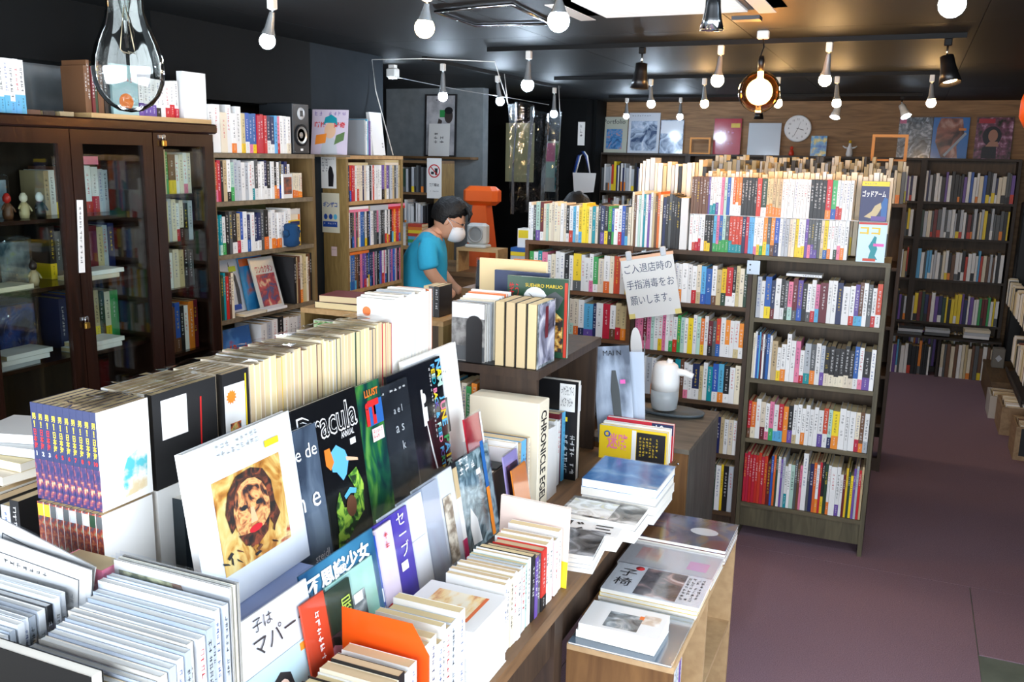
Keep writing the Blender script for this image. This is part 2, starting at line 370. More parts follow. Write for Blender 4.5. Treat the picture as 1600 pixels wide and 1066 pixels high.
# comics in two storeys on top
COMU = 'u:1*6 v:.7 w/t w/t w/v w:.8 p:.9 m:.9 b w o/w*3 k*5 r:1.6 E/w:1.6 s/o*5 w*9 k:1.2*4 r/o:1.8 e/b:1.8 w/r*2 w*3'
COML = 'w w/r*3 w k/y*2 k a/e p/e b/e m/e g/e r/t*4 n r a*2 w/p w/y w/e o/y:1.3 g/a:1.2 o/u:1.3 b/n:1.3 w G*2 c*2 y:.8 w/y*2 v:.8 g/p g/v*2 g c/s y/b:1.4 w/o w w/E w/p w/o w'
x = -.975
shelf_row(COML, T(x, Y0, 0), 0, .73, 1.4105, .177, .112, 'lower comic row on island top', 'comic', 'comic_book', seed=6, jit=.001, hard=0, setback=.01)
mb = MB().box(x, -.09, Y0+.012, Y0+.11, 1.5895, 1.592, mat('clear_divider', (225, 228, 230), .3))
tag(mb.build('divider_sheet'), 'thin pale divider sheet between the two comic rows', 'divider')
shelf_row(COMU, T(x, Y0, 0), 0, .735, 1.592, .177, .112, 'upper comic row on island top', 'comic', 'comic_book', seed=7, jit=.001, hard=0, setback=.01)
PLASTIC = film('plastic_wrap', (250, 252, 255), .07, .12)
def cover_book(M, w, h, t, col, label, cat='comic', name='comic_book', pages=None, group=None, hard=False):
    """book shown face-out: frame x across the cover, z up, cover facing -y at y=0"""
    c = col if not isinstance(col, str) else cm(col)
    b = .0025 if hard else .001
    mb = MB(); mb.box(0, w, 0, b, 0, h, c); mb.box(0, w, t-b, t, 0, h, c); mb.box(0, b, b, t-b, 0, h, c)
    o = mb.build(name, None, M); part('page_block', MB().box(b, w-.002, b, t-b, .001, h-.001, pages or PAGEW), o)
    return tag(o, label, cat, group)
def pic(parent, name, pts, m, y=-.0006, th=0): return part(name, MB().poly(pts, m), parent, T(0, y, 0))
def rect(x0, x1, z0, z1): return [(x0, z0), (x1, z0), (x1, z1), (x0, z1)]
PINK = mat('hot_pink_print', (240, 110, 190), .5)
o = cover_book(T(-.208, Y0-.006, 1.592), .116, .178, .014, mat('navy_space_print', (34, 40, 92), .4), 'navy action comic with yellow masthead shown face-out on the island top')
pic(o, 'masthead', rect(.001, .115, .156, .177), cm('y')); put_marks(o, 1, .012, -.001, .17, .05, .007, INKB, 5)
text('ゴッドアーム', INKW, o, .055, -.0012, .122, .098, .03, bold=.03)
pic(o, 'figure_print', [(.02, .02), (.05, .045), (.062, .07), (.085, .085), (.09, .062), (.075, .03), (.06, .012)], cm('s')); pic(o, 'blue_panel', [(.09, .01), (.113, .01), (.113, .1), (.1, .11), (.088, .08)], cm('b'), -.0005)
pic(o, 'lower_print', rect(.05, .11, .004, .024), cm('v'), -.0008)
o = cover_book(T(-.205, Y0-.006, 1.4105), .12, .178, .014, mat('pale_blue_print', (206, 232, 242), .4), 'pale blue comic with teal figure shown face-out on the island top')
pic(o, 'red_strip', rect(.001, .119, .168, .1775), cm('r')); text('ココ', cm('y'), o, .05, -.0012, .14, .085, .032, bold=.04)
pic(o, 'figure_print', [(.05, .012), (.058, .05), (.048, .07), (.06, .095), (.07, .118), (.08, .112), (.078, .09), (.086, .06), (.078, .03), (.09, .012)], cm('t'))
pic(o, 'pink_strip', rect(.068, .112, .072, .084), PINK, -.0009); pic(o, 'red_badge', rect(.028, .082, .004, .016), cm('r'), -.0009)
# tall magazines left of the comics
shelf_row('c u w m w t w v w s u o c', T(-1.265, Y0, 0), .0, .155, 1.416, .262, .19, 'top of walnut island bookcase', 'magazine', 'magazine', seed=8, hard=0)
shelf_row('n k g k k k', T(-1.108, Y0, 0), 0, .085, 1.416, .258, .19, 'island top beside the brown comics', 'magazine', 'magazine', seed=9, hard=0)
o = book(T(-1.02, Y0+.01, 1.416), .036, .25, .17, 'w', None, title=False); tag(o, 'thick white boxed book beside the brown comic set on the island', 'book')
shelf_row('w w g/E m/v:1.3 R/w:1.2 c m c*4 w c k/w w/r:1.3 a w/G y/a y:1.3 y c t c k n/v:1.2 k/y e/k:1.2 b/e:.7 w:1.4 w/r b g/a c', BL, .01, .563, 1.42, .19, .14, 'top of '+C3, 'hardback', 'hardback', seed=10)
shelf_row('b w/r:.9 w/b:.9 w/o:.9 w:1.2 w w/r c/s a/b b:1.2 w/u s y/E r/w:1.3 k/w:.7 s:.8 c E:.8', BM, .17, .564, 1.156, .185, .14, 'top shelf, '+I, seed=11)
shelf_row('w y w p w', BM, .022, .165, 1.156, .185, .14, 'top shelf behind the sanitiser notice', seed=12)
shelf_row('p p R/p p m w w/y p/p w w/e w/r e m w y:1.3 w m o/y w R/k:1.2 g r/b w:1.1 o/w w w/s:1.2 o/w', BM, .022, .564, .902, .185, .14, 'second shelf, '+I, seed=13)
shelf_row('w w/y w G w/o w p/w w k/y t/y u:.8 w/p w n/w:1.3 s:.7 w t:1.2 b/w a/o k/w w c', BM, .022, .564, .672, .185, .14, 'third shelf, '+I, seed=14)
shelf_row('u w G b:1.2 n s:.8 w c w', BM, .37, .564, .41, .185, .14, 'fourth shelf, '+I, seed=15)
shelf_row('r:.8 w:.7 E:.5 w y:.5 k G', BM, .43, .564, .11, .235, .18, 'bottom shelf, '+I, 'magazine', 'magazine', seed=16, hard=0)
shelf_row('e w t/w p:1.3 w c w w k:1.3 w y/g:1.6 w w w/p e/w c:1.3 w/o:1.4 c r:1.3 w y:.6', BL, .022, .562, 1.172, .185, .14, 'top shelf, '+C3, 'hardback', 'hardback', seed=17)
shelf_row('c/m c/o w/n a:1.9/v n:.7 w:1.2 r:1.3 w/u s/r:1.2 s/o', BL, .25, .562, .935, .185, .14, 'second shelf, '+C3, 'hardback', 'hardback', seed=18)
# ---------------------------------------------------------------- second island, its heaped tops seen over the first
FARB = MB(); rg = random.Random(77)
def far_row(B, x0, x1, z, h, d, pal, tm=.017, jit=.02):
    x = x0
    while x < x1-.012:
        t = rg.uniform(.6, 1.5)*tm; hh = h+rg.uniform(-jit, jit)
        if x+t > x1: break
        a = rg.choice(pal); s = rg.uniform(.004, .014)
        FARB.box(x, x+t, s, s+.0015, z+.0003, z+hh, cm(a), B); FARB.box(x, x+.001, s, s+d, z+.0003, z+hh, cm(a), B); FARB.box(x+t-.001, x+t, s, s+d, z+.0003, z+hh, cm(a), B)
        FARB.box(x+.001, x+t-.001, s+.0015, s+d-.002, z+.002, z+hh-.001, PAGE, B)
        if rg.random() < .3: FARB.box(x+.0002, x+t-.0002, s-.0004, s, z+.002, z+hh*rg.uniform(.2, .35), cm(rg.choice('rwkyog')), B)
        x += t+.0008
PINE = wood('pine_board', (176, 140, 92), (206, 172, 120), 'x')
B2 = T(-1.22, 5.75, 0)
bookcase('bookcase', 'brown double-sided bookcase standing behind the comic island', B2, 1.2, .42, 1.6, (.3, .6, .9, 1.25), DKW, DKWX, SHADOW, base=.1)
far_row(B2, 0, 1.19, 1.62, .2, .14, 'cccwcsskGcg', .018, .035); far_row(B2 @ T(0, .17, 0), 0, 1.19, 1.62, .235, .14, 'cccwcssgk', .02, .03)
far_row(T(-.94, 4.54, 0), 0, .86, 1.42, .375, .12, 'cccwcss', .02, .012); far_row(T(-1.8, 4.58, 0), .02, .5, 1.42, .17, .1, 'cws', .02, .02)
far_row(T(-1.3, 4.64, 0), 0, .36, 1.42, .42, .12, 'wccyksGc', .018, .03)
for fx, fy, fz, fl in ((-.25, 5.98, 1.86, 'orange wooden frame standing on the far island books'), (-2.02, 8.95, 1.9005, 'orange wooden frame standing beside the red album')):
  o = thing('photo_stand', fl, 'frame', T(fx, fy, fz))
  for a, b, c, d in ((0, .2, .14, .157), (0, .2, 0, .012), (0, .017, .012, .14), (.183, .2, .012, .14)): part('frame_rail', MB().box(a, b, 0, .02, c, d, mat('orange_wood', (214, 140, 50), .5)), o)
# ================================================================== back wall bookcase
BKD = wood('black_brown_bookcase', (34, 26, 20), (58, 46, 36), 'z'); BKX = wood('black_brown_shelf', (36, 28, 22), (62, 50, 38), 'x')
for i, (xa, xb) in enumerate(((-2.92, -2.02), (-2.02, -1.12), (-1.12, .075), (.075, .83))):
    bookcase('wall_bookcase', ['black-brown wall bookcase nearest the pillar and tote bag', 'black-brown wall bookcase under the red album', 'black-brown wall bookcase under the clock', 'black-brown wall bookcase at the end of the aisle'][i], T(xa, 8.9, 0), xb-xa, .21, 1.88, (.05, .456, .842, 1.212, 1.525), BKD, BKX, SHADOW, th=.025, base=.05, group='bookcases along the back wall')
BB = T(0, 8.9, 0)
mut = 'kkgGwgGwGcEnRsuGw'
for xa, xb in ((.1, .8), (-1.09, .05)):
    for z, p in ((1.525, 'kwgkGwbnwcsvw'), (1.212, 'GgcwEgGRyk'), (.842, 'gsuwcawkwrG'), (.456, 'RGwnEwyeGvk')):
        far_row(BB, xa, xb, z, .24, .15, p, .021, .03)
far_row(BB, -2.89, -2.05, 1.525, .25, .15, 'wGGwkrywgn', .02, .04); far_row(BB, -2.89, -2.05, 1.212, .24, .15, mut, .02, .03); far_row(BB, -1.99, -1.15, 1.525, .25, .15, mut, .02, .04)
far_row(BB, .1, .35, .05, .3, .15, 'kwaovg', .022, .03); far_row(BB, .39, .8, .05, .3, .15, 'csEuugcw', .02, .02)
far_row(BB, -.3, .05, .05, .3, .15, 'kwaovg', .022, .03)
# ledge with stacks in front of the back bookcase
for i, (x, z, n, col) in enumerate(((.02, .36, 3, 'g'), (.24, .37, 2, 'k'), (.55, .37, 3, 'w'))):
    for k in range(n):
        o = book(T(x+k*.004, 8.87-k*.003, z+k*.026, rz=R_(-3+k*4)) @ Matrix.Rotation(R_(90), 4, 'Y'), .024, .2, .13 if i else .15, 'wGc'[k] if i == 2 else 'gGk'[k], title=False)
        o.matrix_world = T(x+k*.004-.02, 8.70, z+k*.0255+.0005, rz=R_(-2+k*3)) @ Matrix.Translation((0, 0, .024)) @ Matrix.Rotation(R_(90), 4, 'Y')
        tag(o, ['grey book stacked at the foot of the back bookcase', 'dark book lying at the foot of the back bookcase', 'pale book in the thick stack below the back bookcase'][i]+[', bottom one', ', second up', ', third up'][k], 'book')
ld = thing('plinth_shelf', 'low dark ledge in front of the back bookcase', 'ledge', T(-.1, 8.68, 0))
part('ledge_top', MB().box(0, .93, 0, .215, .34, .36, BKX), ld)
for x in (0, .44, .91): part('ledge_support', MB().box(x, x+.02, .02, .215, 0, .34, BKD), ld)
far_row(T(-.06, 8.72, 0), 0, .36, 0, .28, .14, 'kwaovg', .024, .03); far_row(T(.37, 8.72, 0), 0, .42, 0, .29, .14, 'csEuugcw', .022, .02)
# posters and albums above
PHOTO_BW = ramp_mat('monochrome_photo_print', [(.3, (30, 34, 38)), (.5, (130, 140, 146)), (.7, (228, 232, 236))], 14, dist=2, rough=.25)
PHOTO_BLUE = ramp_mat('blue_figure_photo_print', [(.3, (40, 70, 120)), (.5, (90, 160, 210)), (.7, (222, 150, 120))], 16, dist=2, rough=.3)
PHOTO_SKIN = ramp_mat('warm_portrait_print', [(.35, (60, 36, 30)), (.55, (170, 104, 82)), (.75, (232, 190, 168))], 9, dist=1, rough=.25)
PHOTO_SNOW = ramp_mat('snowy_photo_print', [(.35, (70, 90, 120)), (.55, (200, 214, 228)), (.7, (246, 248, 250))], 10, dist=1.5, rough=.25)
FLOWER = ramp_mat('flower_photo_print', [(.35, (50, 60, 40)), (.55, (150, 90, 110)), (.7, (240, 190, 210))], 20, rough=.25)
def wall_print(label, x0, x1, z1, base, y=9.09, z0=1.9005, lean=.012, cat='magazine', name='magazine'):
    o = cover_book(T(x0, y-.02, z0, rx=R_(-4)), x1-x0, z1-z0, .006, base, label, cat, name)
    part('plastic_sleeve', MB().box(-.004, x1-x0+.004, -.002, -.0012, -.0003, z1-z0+.012, PLASTIC), o)
    return o, x1-x0, z1-z0
o, w, h = wall_print('cream large-format magazine with blue figure picture above the back bookcase', -2.97, -2.69, 2.255, mat('cream_magazine', (206, 204, 180), .4))
pic(o, 'cover_picture', rect(w*.22, w*.82, h*.1, h*.66), PHOTO_BLUE); text('Portfolio', INK, o, w*.5, -.0008, h*.87, w*.82)
o, w, h = wall_print('white photo book with hazy white picture above the back bookcase', -2.68, -2.36, 2.295, 'w'); pic(o, 'cover_picture', rect(w*.08, w*.92, h*.06, h*.8), PHOTO_SNOW); put_marks(o, 1, w*.1, -.001, h*.95, w*.6, .018, INK, 8)
o, w, h = wall_print('photo book with snowy mountain cover above the back bookcase', -2.35, -2.12, 2.225, PHOTO_SNOW); pic(o, 'sky_panel', rect(w*.02, w*.98, h*.6, h*.98), cm('w'))
o, w, h = wall_print('bright red album in clear sleeve on the plywood wall', -1.82, -1.56, 2.24, mat('bright_red_album', (196, 30, 40), .25))
put_marks(o, 1, w*.2, -.001, h*.68, w*.55, .05, cm('p'), 4, 1); put_marks(o, 1, w*.25, -.001, h*.4, w*.5, .05, cm('p'), 4, 2); pic(o, 'yellow_sticker', rect(w*.62, w*.95, h*.75, h*.87), cm('y'))
o, w, h = wall_print('plain silver-white album in a shiny sleeve beside the wall clock', -1.49, -1.19, 2.2, mat('silver_white_album', (214, 216, 214), .3))
o, w, h = wall_print('small blue and yellow booklet standing below the wall clock', -.91, -.77, 2.085, ramp_mat('blue_yellow_print', [(.35, (40, 120, 200)), (.5, (110, 190, 230)), (.62, (250, 230, 120)), (.75, (250, 250, 250))], 18, rough=.3))
o, w, h = wall_print('grey crumpled-texture magazine beside two portrait magazines on the wall', -.165, .11, 2.255, PHOTO_BW); pic(o, 'red_corner', rect(.004, .06, h-.055, h-.004), cm('p')); put_marks(o, 1, w*.3, -.001, h*.9, w*.6, .03, INK, 6)
o, w, h = wall_print('blue magazine with bare torso portrait on the plywood wall', .115, .405, 2.255, mat('sky_blue_cover', (60, 130, 200), .25))
pic(o, 'portrait_print', [(w*.2, h*.98), (w*.8, h*.98), (w*.88, h*.6), (w*.7, h*.3), (w*.75, .003), (w*.3, .003), (w*.1, h*.4), (w*.12, h*.75)], PHOTO_SKIN); pic(o, 'orange_sticker', rect(w*.72, w*.92, h*.68, h*.74), cm('o'), -.001)
pic(o, 'pale_stripe', [(w*.35, h*.08), (w*.4, h*.04), (w*.95, h*.6), (w*.9, h*.64)], cm('G'), -.001)
o, w, h = wall_print('flowery magazine with dark-haired portrait at the wall end', .46, .745, 2.255, FLOWER); pic(o, 'masthead', rect(w*.05, w*.5, h*.86, h*.97), cm('r'))
pic(o, 'hair_print', ell(w*.45, h*.55, w*.26, h*.24), INK, -.0008); pic(o, 'face_print', ell(w*.48, h*.56, w*.13, h*.15), mat('warm_skin_print', (190, 134, 104), .3), -.001); pic(o, 'dress_print', [(w*.2, .004), (w*.62, .004), (w*.6, h*.3), (w*.4, h*.36), (w*.22, h*.28)], INK, -.0009)
pic(o, 'skin_print', [(w*.3, h*.3), (w*.66, h*.3), (w*.62, h*.42), (w*.4, h*.42)], MATS['warm_skin_print'], -.001)
# clock
o = thing('wall_clock', 'round white wall clock on the plywood wall', 'clock', T(-1.04, 9.118, 2.15))
RX = Matrix.Rotation(R_(90), 4, 'X')
part('case', MB().lathe([(.122, 0), (.124, .02), (.118, .032), (.108, .03)], mat('white_plastic', (232, 234, 236), .35), 40, RX, capt=False), o)
part('dial', MB().lathe([(.109, .024), (.0001, .0245)], mat('clock_dial', (238, 240, 242), .5), 40, RX, smooth=False, capt=False, capb=False), o)
dl = o.children[1]
for k in range(12):
    a = k*math.pi/6; text(str(12 if k == 0 else k), INK, dl, .085*math.sin(a), -.0255, .085*math.cos(a), h=.017, name='numeral')
for nm, a, l, w in (('hour_hand', 104, .055, .005), ('minute_hand', 205, .08, .0035), ('second_hand', 20, .07, .0015)):
    part(nm, MB().box(-w/2, w/2, -.0275, -.0265, -.012, l, INK), o, Matrix.Rotation(R_(a), 4, 'Y'))
# little figures on the ledge
o = thing('figurine', 'small white bottle-shaped figurine with outstretched arms on the bookcase top', 'figurine', T(-.56, 9.0, 1.9005)); wp = MATS['white_plastic']
part('body', MB().lathe([(.026, 0), (.03, .02), (.024, .07), (.012, .1), (.012, .12)], wp, 14), o); part('cap', MB().lathe([(.011, .12), (.013, .135), (.006, .145)], cm('y'), 12), o)
part('arm', MB().tube([(.015, 0, .075), (.045, 0, .082), (.062, 0, .095)], [.009, .008, .004], wp), o); part('arm', MB().tube([(-.015, 0, .075), (-.045, 0, .082), (-.062, 0, .095)], [.009, .008, .004], wp), o)
o = thing('figurine', 'tiny red figurine standing below the wall clock', 'figurine', T(-1.07, 9.0, 1.9005))
part('body', MB().lathe([(.022, 0), (.026, .015), (.018, .045), (.008, .055)], cm('r'), 12), o); part('head', MB().lathe([(.004, .052), (.015, .06), (.016, .072), (.008, .084), (.001, .086)], cm('r'), 12), o)
ORD = 'first second third fourth fifth sixth seventh eighth ninth tenth'.split()
# ================================================================== left wall: glass cabinet
MAHO = wood('dark_mahogany', (24, 13, 10), (46, 25, 18), 'z', .22); MAHOX = wood('dark_mahogany_rail', (26, 14, 11), (50, 27, 19), 'y', .2)
CABIN = wood('cabinet_inner_board', (48, 36, 28), (70, 54, 40), 'z', .6)
GLASS = film('cabinet_glass', (240, 246, 244), .06, .02)
BRASS = mat('brass', (190, 150, 70), .3, .9); STEEL = mat('steel', (190, 194, 198), .25, .95)
def ring(mb, x0, x1, z0, z1, w, y0, y1, m):
    o = [(x0, z0), (x1, z0), (x1, z1), (x0, z1)]; i = [(x0+w, z0+w), (x1-w, z0+w), (x1-w, z1-w), (x0+w, z1-w)]
    v = [(x, y, z) for y in (y0, y1) for q in (o, i) for x, z in q]; f = []
    for k in range(4):
        n = (k+1) % 4
        f += [(k, n, 4+n, 4+k), (8+n, 8+k, 12+k, 12+n), (n, k, 8+k, 8+n), (4+k, 4+n, 12+n, 12+k)]
    return mb.add(v, f, m)
RZ90 = R_(90); CY = 1.985
BC = T(-2.75, CY, 0, RZ90)
cab = thing('glass_cabinet', 'dark glossy mahogany cabinet with three glazed doors on the left wall', 'cabinet', BC)
part('cornice', MB().bbox(-.02, 1.14, -.03, .36, 1.915, 1.955, MAHOX, .006), cab)
part('side_panel', MB().box(0, .022, .002, .36, 0, 1.915, MAHO), cab); part('side_panel', MB().box(1.1, 1.122, .002, .36, 0, 1.915, MAHO), cab)
part('back_panel', MB().box(.022, 1.1, .352, .36, 0, 1.915, CABIN), cab); part('partition', MB().box(.775, .795, .03, .352, .06, 1.914, MAHO), cab)
part('bottom_board', MB().box(.022, 1.1, .01, .352, .04, .06, MAHOX), cab)
for x0, x1, zs in ((.022, .775, (.45, .78, 1.09, 1.36, 1.6)), (.795, 1.1, (.45, .75, 1.0, 1.275, 1.472, 1.668))):
    for z in zs: part('shelf_board', MB().box(x0, x1, .035, .352, z-.014, z, MAHOX), cab)
for x0, x1 in ((.003, .392), (.396, .778), (.784, 1.118)):
    d = part('door', ring(MB(), x0, x1, .03, 1.912, .05, -.02, .001, MAHO), cab)
    part('glass_pane', MB().box(x0+.048, x1-.048, -.011, -.007, .078, 1.864, GLASS), d)
for x, z in ((.4, 1.235), (.83, 1.895)):
    p = tag(MB().bbox(-.011, .011, -.012, 0, -.036, -.012, BRASS, .003).build('padlock', None, BC @ T(x, -.024, z)), 'small brass padlock on the cabinet '+('middle door stile' if z < 1.5 else 'right door top rail'), 'padlock')
    part('shackle', MB().tube([(-.007, -.006, -.013), (-.007, -.006, .004), (-.003, -.006, .01), (.003, -.006, .01), (.007, -.006, .004), (.007, -.006, -.013)], .002, STEEL), p)
    part('hasp', MB().box(-.02, .012, .0, .004, -.004, .008, STEEL), p)
p = tag(MB().box(-.013, .013, -.0015, 0, -.13, .13, mat('paper', (240, 240, 236), .7)).build('paper_strip', None, BC @ T(.408, -.022, 1.535) @ Matrix.Rotation(R_(3), 4, 'Y')), 'white paper strip with vertical writing taped to the cabinet door', 'notice')
put_marks(p, 12, -.006, -.002, .11, .011, .21, INK)
G3 = 'right door of glass cabinet'; G2 = 'middle door of glass cabinet'
shelf_row('w w/y k/c s e:.6 u:1.6/y w c w/p c', BC, .83, 1.07, 1.668, .17, .12, 'first shelf, '+G3, 'paperback', 'paperback', seed=30, setback=.06)
shelf_row('w/v r/c w/y s G:.8 c w/r c/k k G', BC, .83, 1.065, 1.472, .164, .12, 'second shelf, '+G3, 'paperback', 'paperback', seed=31, setback=.06)
shelf_row('u R r w c:1.2 s k g:1.3', BC, .83, 1.06, 1.275, .16, .12, 'third shelf, '+G3, 'paperback', 'paperback', seed=32, setback=.06)
shelf_row('G t:.8 u:2.2 b/u k w o:1.3 R', BC, .83, 1.07, 1.0, .2, .13, 'fourth shelf, '+G3, 'paperback', 'paperback', seed=33, setback=.06)
shelf_row('s:.8 w u:1.4/y u:2.4 w/r:1.1*3 G G', BC, .44, .74, 1.6, .172, .13, 'upper shelf, '+G2, 'paperback', 'paperback', seed=34, setback=.18)
shelf_row('k/y g k g R:4.2 s G n', BC, .44, .75, 1.36, .19, .13, 'middle shelf, '+G2, 'paperback', 'paperback', seed=35, setback=.18, hard=1)
shelf_row('n n b g w s/y:.8 E c/y e:1.4', BC, .46, .75, 1.09, .2, .13, 'lower shelf, '+G2, 'paperback', 'paperback', seed=36, setback=.18)
o = book(BC @ T(.5, .1, 1.79) @ Matrix.Rotation(R_(90), 4, 'Y'), .03, .12, .09, 'p', title=False); o.matrix_world = BC @ T(.5, .1, 1.6+.172+.014+.031) @ Matrix.Rotation(R_(90), 4, 'Y'); tag(o, 'pink-printed comic lying across upright books in the middle cabinet door', 'comic')
# slumped flat books in the doors
for i, (x, z, c, la) in enumerate(((.43, 1.0905, 'w', 'white bottom book of the flat pile, lower shelf, middle cabinet door'), (.45, 1.1075, 'w', 'white upper book of the flat pile, lower shelf, middle cabinet door'), (.07, 1.0905, 'G', 'pale grey bottom book of the flat pile, left cabinet door'), (.1, 1.1075, 'w', 'white second book of the flat pile, left cabinet door'), (.12, 1.1245, 'w', 'white top book of the flat pile, left cabinet door'),
        (.07, 1.3605, 'c', 'thick cream book lying on the middle shelf, left cabinet door'), (.44, 1.3605, 'c', 'cream book lying before the red box set, middle cabinet door'), (.47, 1.3775, 'w', 'white book lying atop the cream one before the red box set'))):
    o = book(BC @ T(x, .04, z+.0165, R_(2*(i % 3)), 0, R_(90)), .0162, .19, .11, c, title=False); tag(o, la, 'book')
BAG = film('crinkled_bag', (240, 244, 250), .16, .1, .06)
for i, (x, z, w, h, m, la) in enumerate(((.16, 1.6, .09, .13, ramp_mat('pale_box_print', [(.4, (150, 170, 180)), (.6, (210, 220, 224))], 20), 'bagged pale box on the upper shelf, left cabinet door'), (.17, 1.09, .15, .19, ramp_mat('blue_toy_print', [(.4, (20, 30, 70)), (.55, (40, 80, 160)), (.7, (150, 90, 50))], 14), 'shiny bagged blue toy pack, left cabinet door'),
        (.02, 1.09, .12, .18, mat('dark_toy_print', (30, 28, 36), .4), 'bagged dark toy pack, left cabinet door'), (.05, 1.36, .11, .16, ramp_mat('mixed_toy_print', [(.4, (110, 120, 130)), (.55, (190, 200, 204)), (.7, (230, 220, 60))], 12), 'bagged toy pack with yellow label, left cabinet door'), (.2, 1.36, .12, .15, ramp_mat('green_toy_print', [(.4, (70, 100, 110)), (.55, (160, 180, 180)), (.7, (190, 210, 50))], 12), 'bagged toy pack with lime label, left cabinet door'))):
    o = cover_book(BC @ T(x+.05, .2, z+.001), w, h, .04, m, la, 'toy pack', 'toy_pack', m)
    part('plastic_bag', MB().bbox(-.008, w+.008, -.01, .05, 0, h+.02, BAG, .006), o)
for i, (x, z, c1, c2, la) in enumerate(((.07, 1.6, 'E', 'k', 'dark green'), (.13, 1.6, 'k', 'G', 'black'), (.22, 1.6, 'u', 'r', 'red-headed'), (.285, 1.6, 's', 'c', 'sand'), (.35, 1.6, 'k', 'w', 'black and white'), (.3, 1.36, 's', 'k', 'tan')) ):
    o = thing('toy_figure', la+' toy figure standing on a shelf in the left cabinet door', 'figurine', BC @ T(x, .1, z+.001) @ Matrix.Scale(.8, 4))
    part('body', MB().lathe([(.018, 0), (.022, .02), (.02, .05), (.012, .07)], cm(c1), 12), o); part('head', MB().lathe([(.006, .068), (.016, .08), (.017, .095), (.009, .11), (.001, .113)], cm(c2), 12), o)
    for s in (-1, 1): part('arm', MB().tube([(s*.015, 0, .06), (s*.027, -.004, .045), (s*.03, -.01, .03)], [.006, .005, .004], cm(c1)), o)
# top of the cabinet
tag(MB().box(.5, 1.12, -.015, .3, 1.9555, 1.973, PINE).build('pine_plank', None, BC), 'pale pine plank lying on top of the glass cabinet', 'plank')
CT = 'cabinet top'
shelf_row('w/a*6', BC, .15, .27, 1.956, .176, .11, CT+' beside the grey wall', 'comic', 'comic_book', seed=40, jit=.001, setback=.02)
shelf_row('u u R E u u k', BC, .52, .625, 1.974, .175, .12, CT+' beside the blue picture book', 'paperback', 'paperback', seed=41, setback=.03)
o = cover_book(BC @ T(.645, .03, 1.974), .125, .185, .012, mat('powder_blue_cover', (160, 196, 200), .4), 'powder blue book with round picture on the cabinet top', 'book', 'book'); pic(o, 'picture', ell(.065, .05, .035, .03), cm('o')); put_marks(o, 1, .02, -.001, .14, .08, .022, INKR, 5)
shelf_row('w/v*4 w/k w:1.4 w/r*3', BC, .775, .985, 1.974, .145, .11, CT+' behind the clear glass bulb', 'comic', 'comic_book', seed=42, jit=.004, setback=.03)
o = cover_book(BC @ T(1.0, .02, 1.974), .135, .188, .03, cm('w'), 'large plain white book at the pine plank end', 'book', 'book')
for i, (x, w, c) in enumerate(((.29, .06, 'u'), (.36, .05, 'k'), (.43, .06, 's'))):
    o = book(BC @ T(x, .06, 1.956+.018) @ Matrix.Rotation(R_(90), 4, 'Y'), .016, w, .12, c, title=False); tag(o, f'{phrase(c)} pocket book lying on the cabinet top', 'book')
# ================================================================== bookshelf beside the cabinet
OLIVE = mat('olive_back_board', (112, 112, 66), .8); OAK = wood('old_oak_side', (92, 72, 42), (134, 108, 66), 'z'); OAKX = wood('old_oak_shelf', (96, 84, 66), (140, 124, 98), 'y')
BA = T(-2.75, 3.112, 0, RZ90); S = 'shelf beside glass cabinet'
bookcase('bookcase', 'oak wall bookcase with olive back and speaker on top', BA, .738, .3, 1.817, (.3, .6, .86, 1.105, 1.395, 1.628), OAK, OAKX, OLIVE, base=.1)
shelf_row('w/k:.8+ w:1.7+ c:1.4 w:1.2+ w/o w:1.5+ s/y b/w b/p b/y r*3 n/w n/w a:.8 p/r w w w/c', BA, .01, .565, 1.838, .172, .12, 'top of oak '+S, 'paperback', 'paperback', seed=50, jit=.004)
sp = thing('loudspeaker', 'black two-way loudspeaker on top of the oak bookcase', 'speaker', BA @ T(.578, .005, 1.838)); SPK = mat('black_ash_vinyl', (34, 38, 42), .45)
part('cabinet_box', MB().bbox(0, .13, 0, .2, 0, .24, SPK, .004), sp)
part('woofer_surround', MB().lathe([(.05, 0), (.052, .006), (.044, .008), (.04, .002)], mat('rubber', (18, 18, 20), .7), 28, T(.065, 0, .09, rx=R_(90)), capt=False), sp)
part('woofer_cone', MB().lathe([(.041, .004), (.02, -.004), (.012, .002), (.0001, .006)], mat('silver_cone', (190, 190, 186), .3, .6), 28, T(.065, 0, .09, rx=R_(90)), capt=False, capb=False), sp.children[1])
part('tweeter_plate', MB().lathe([(.03, 0), (.028, .003), (.0001, .0035)], mat('pale_tweeter', (200, 204, 206), .4), 24, T(.065, 0, .192, rx=R_(90)), capt=False), sp)
for k in range(3): part('tweeter_ribbon', MB().box(.054+k*.008, .059+k*.008, -.005, 0, .178, .206, INK), sp.children[2])
part('badge', MB().box(.056, .074, -.002, 0, .016, .026, INKW), sp)
for x in (.012, .118):
    for z in (.012, .228): part('corner_screw', MB().lathe([(.003, 0), (.002, .002)], STEEL, 8, T(x, 0, z, rx=R_(90))), sp)
shelf_row('r/p:1.2 r k:.6 s w/k m/e G G w:1.2 G w:1.3 w/t g/w w w n/w:.8 k/w:1.3 w k/o w/o g/b:.8 G/r:.8 n w', BA, .022, .55, 1.628, .17, .13, 'second row of oak '+S, 'paperback', 'paperback', seed=51)
o = cover_book(BA @ T(.475, -.005, 1.6285) @ Matrix.Rotation(R_(8), 4, 'Z'), .09, .115, .01, cm('w'), 'small white-framed book with brown landscape picture on the oak bookcase', 'book', 'book'); pic(o, 'landscape_print', rect(.008, .082, .02, .1), ramp_mat('rust_landscape', [(.35, (60, 54, 60)), (.5, (130, 80, 60)), (.65, (190, 90, 50))], 18, (1, 1, 3)))
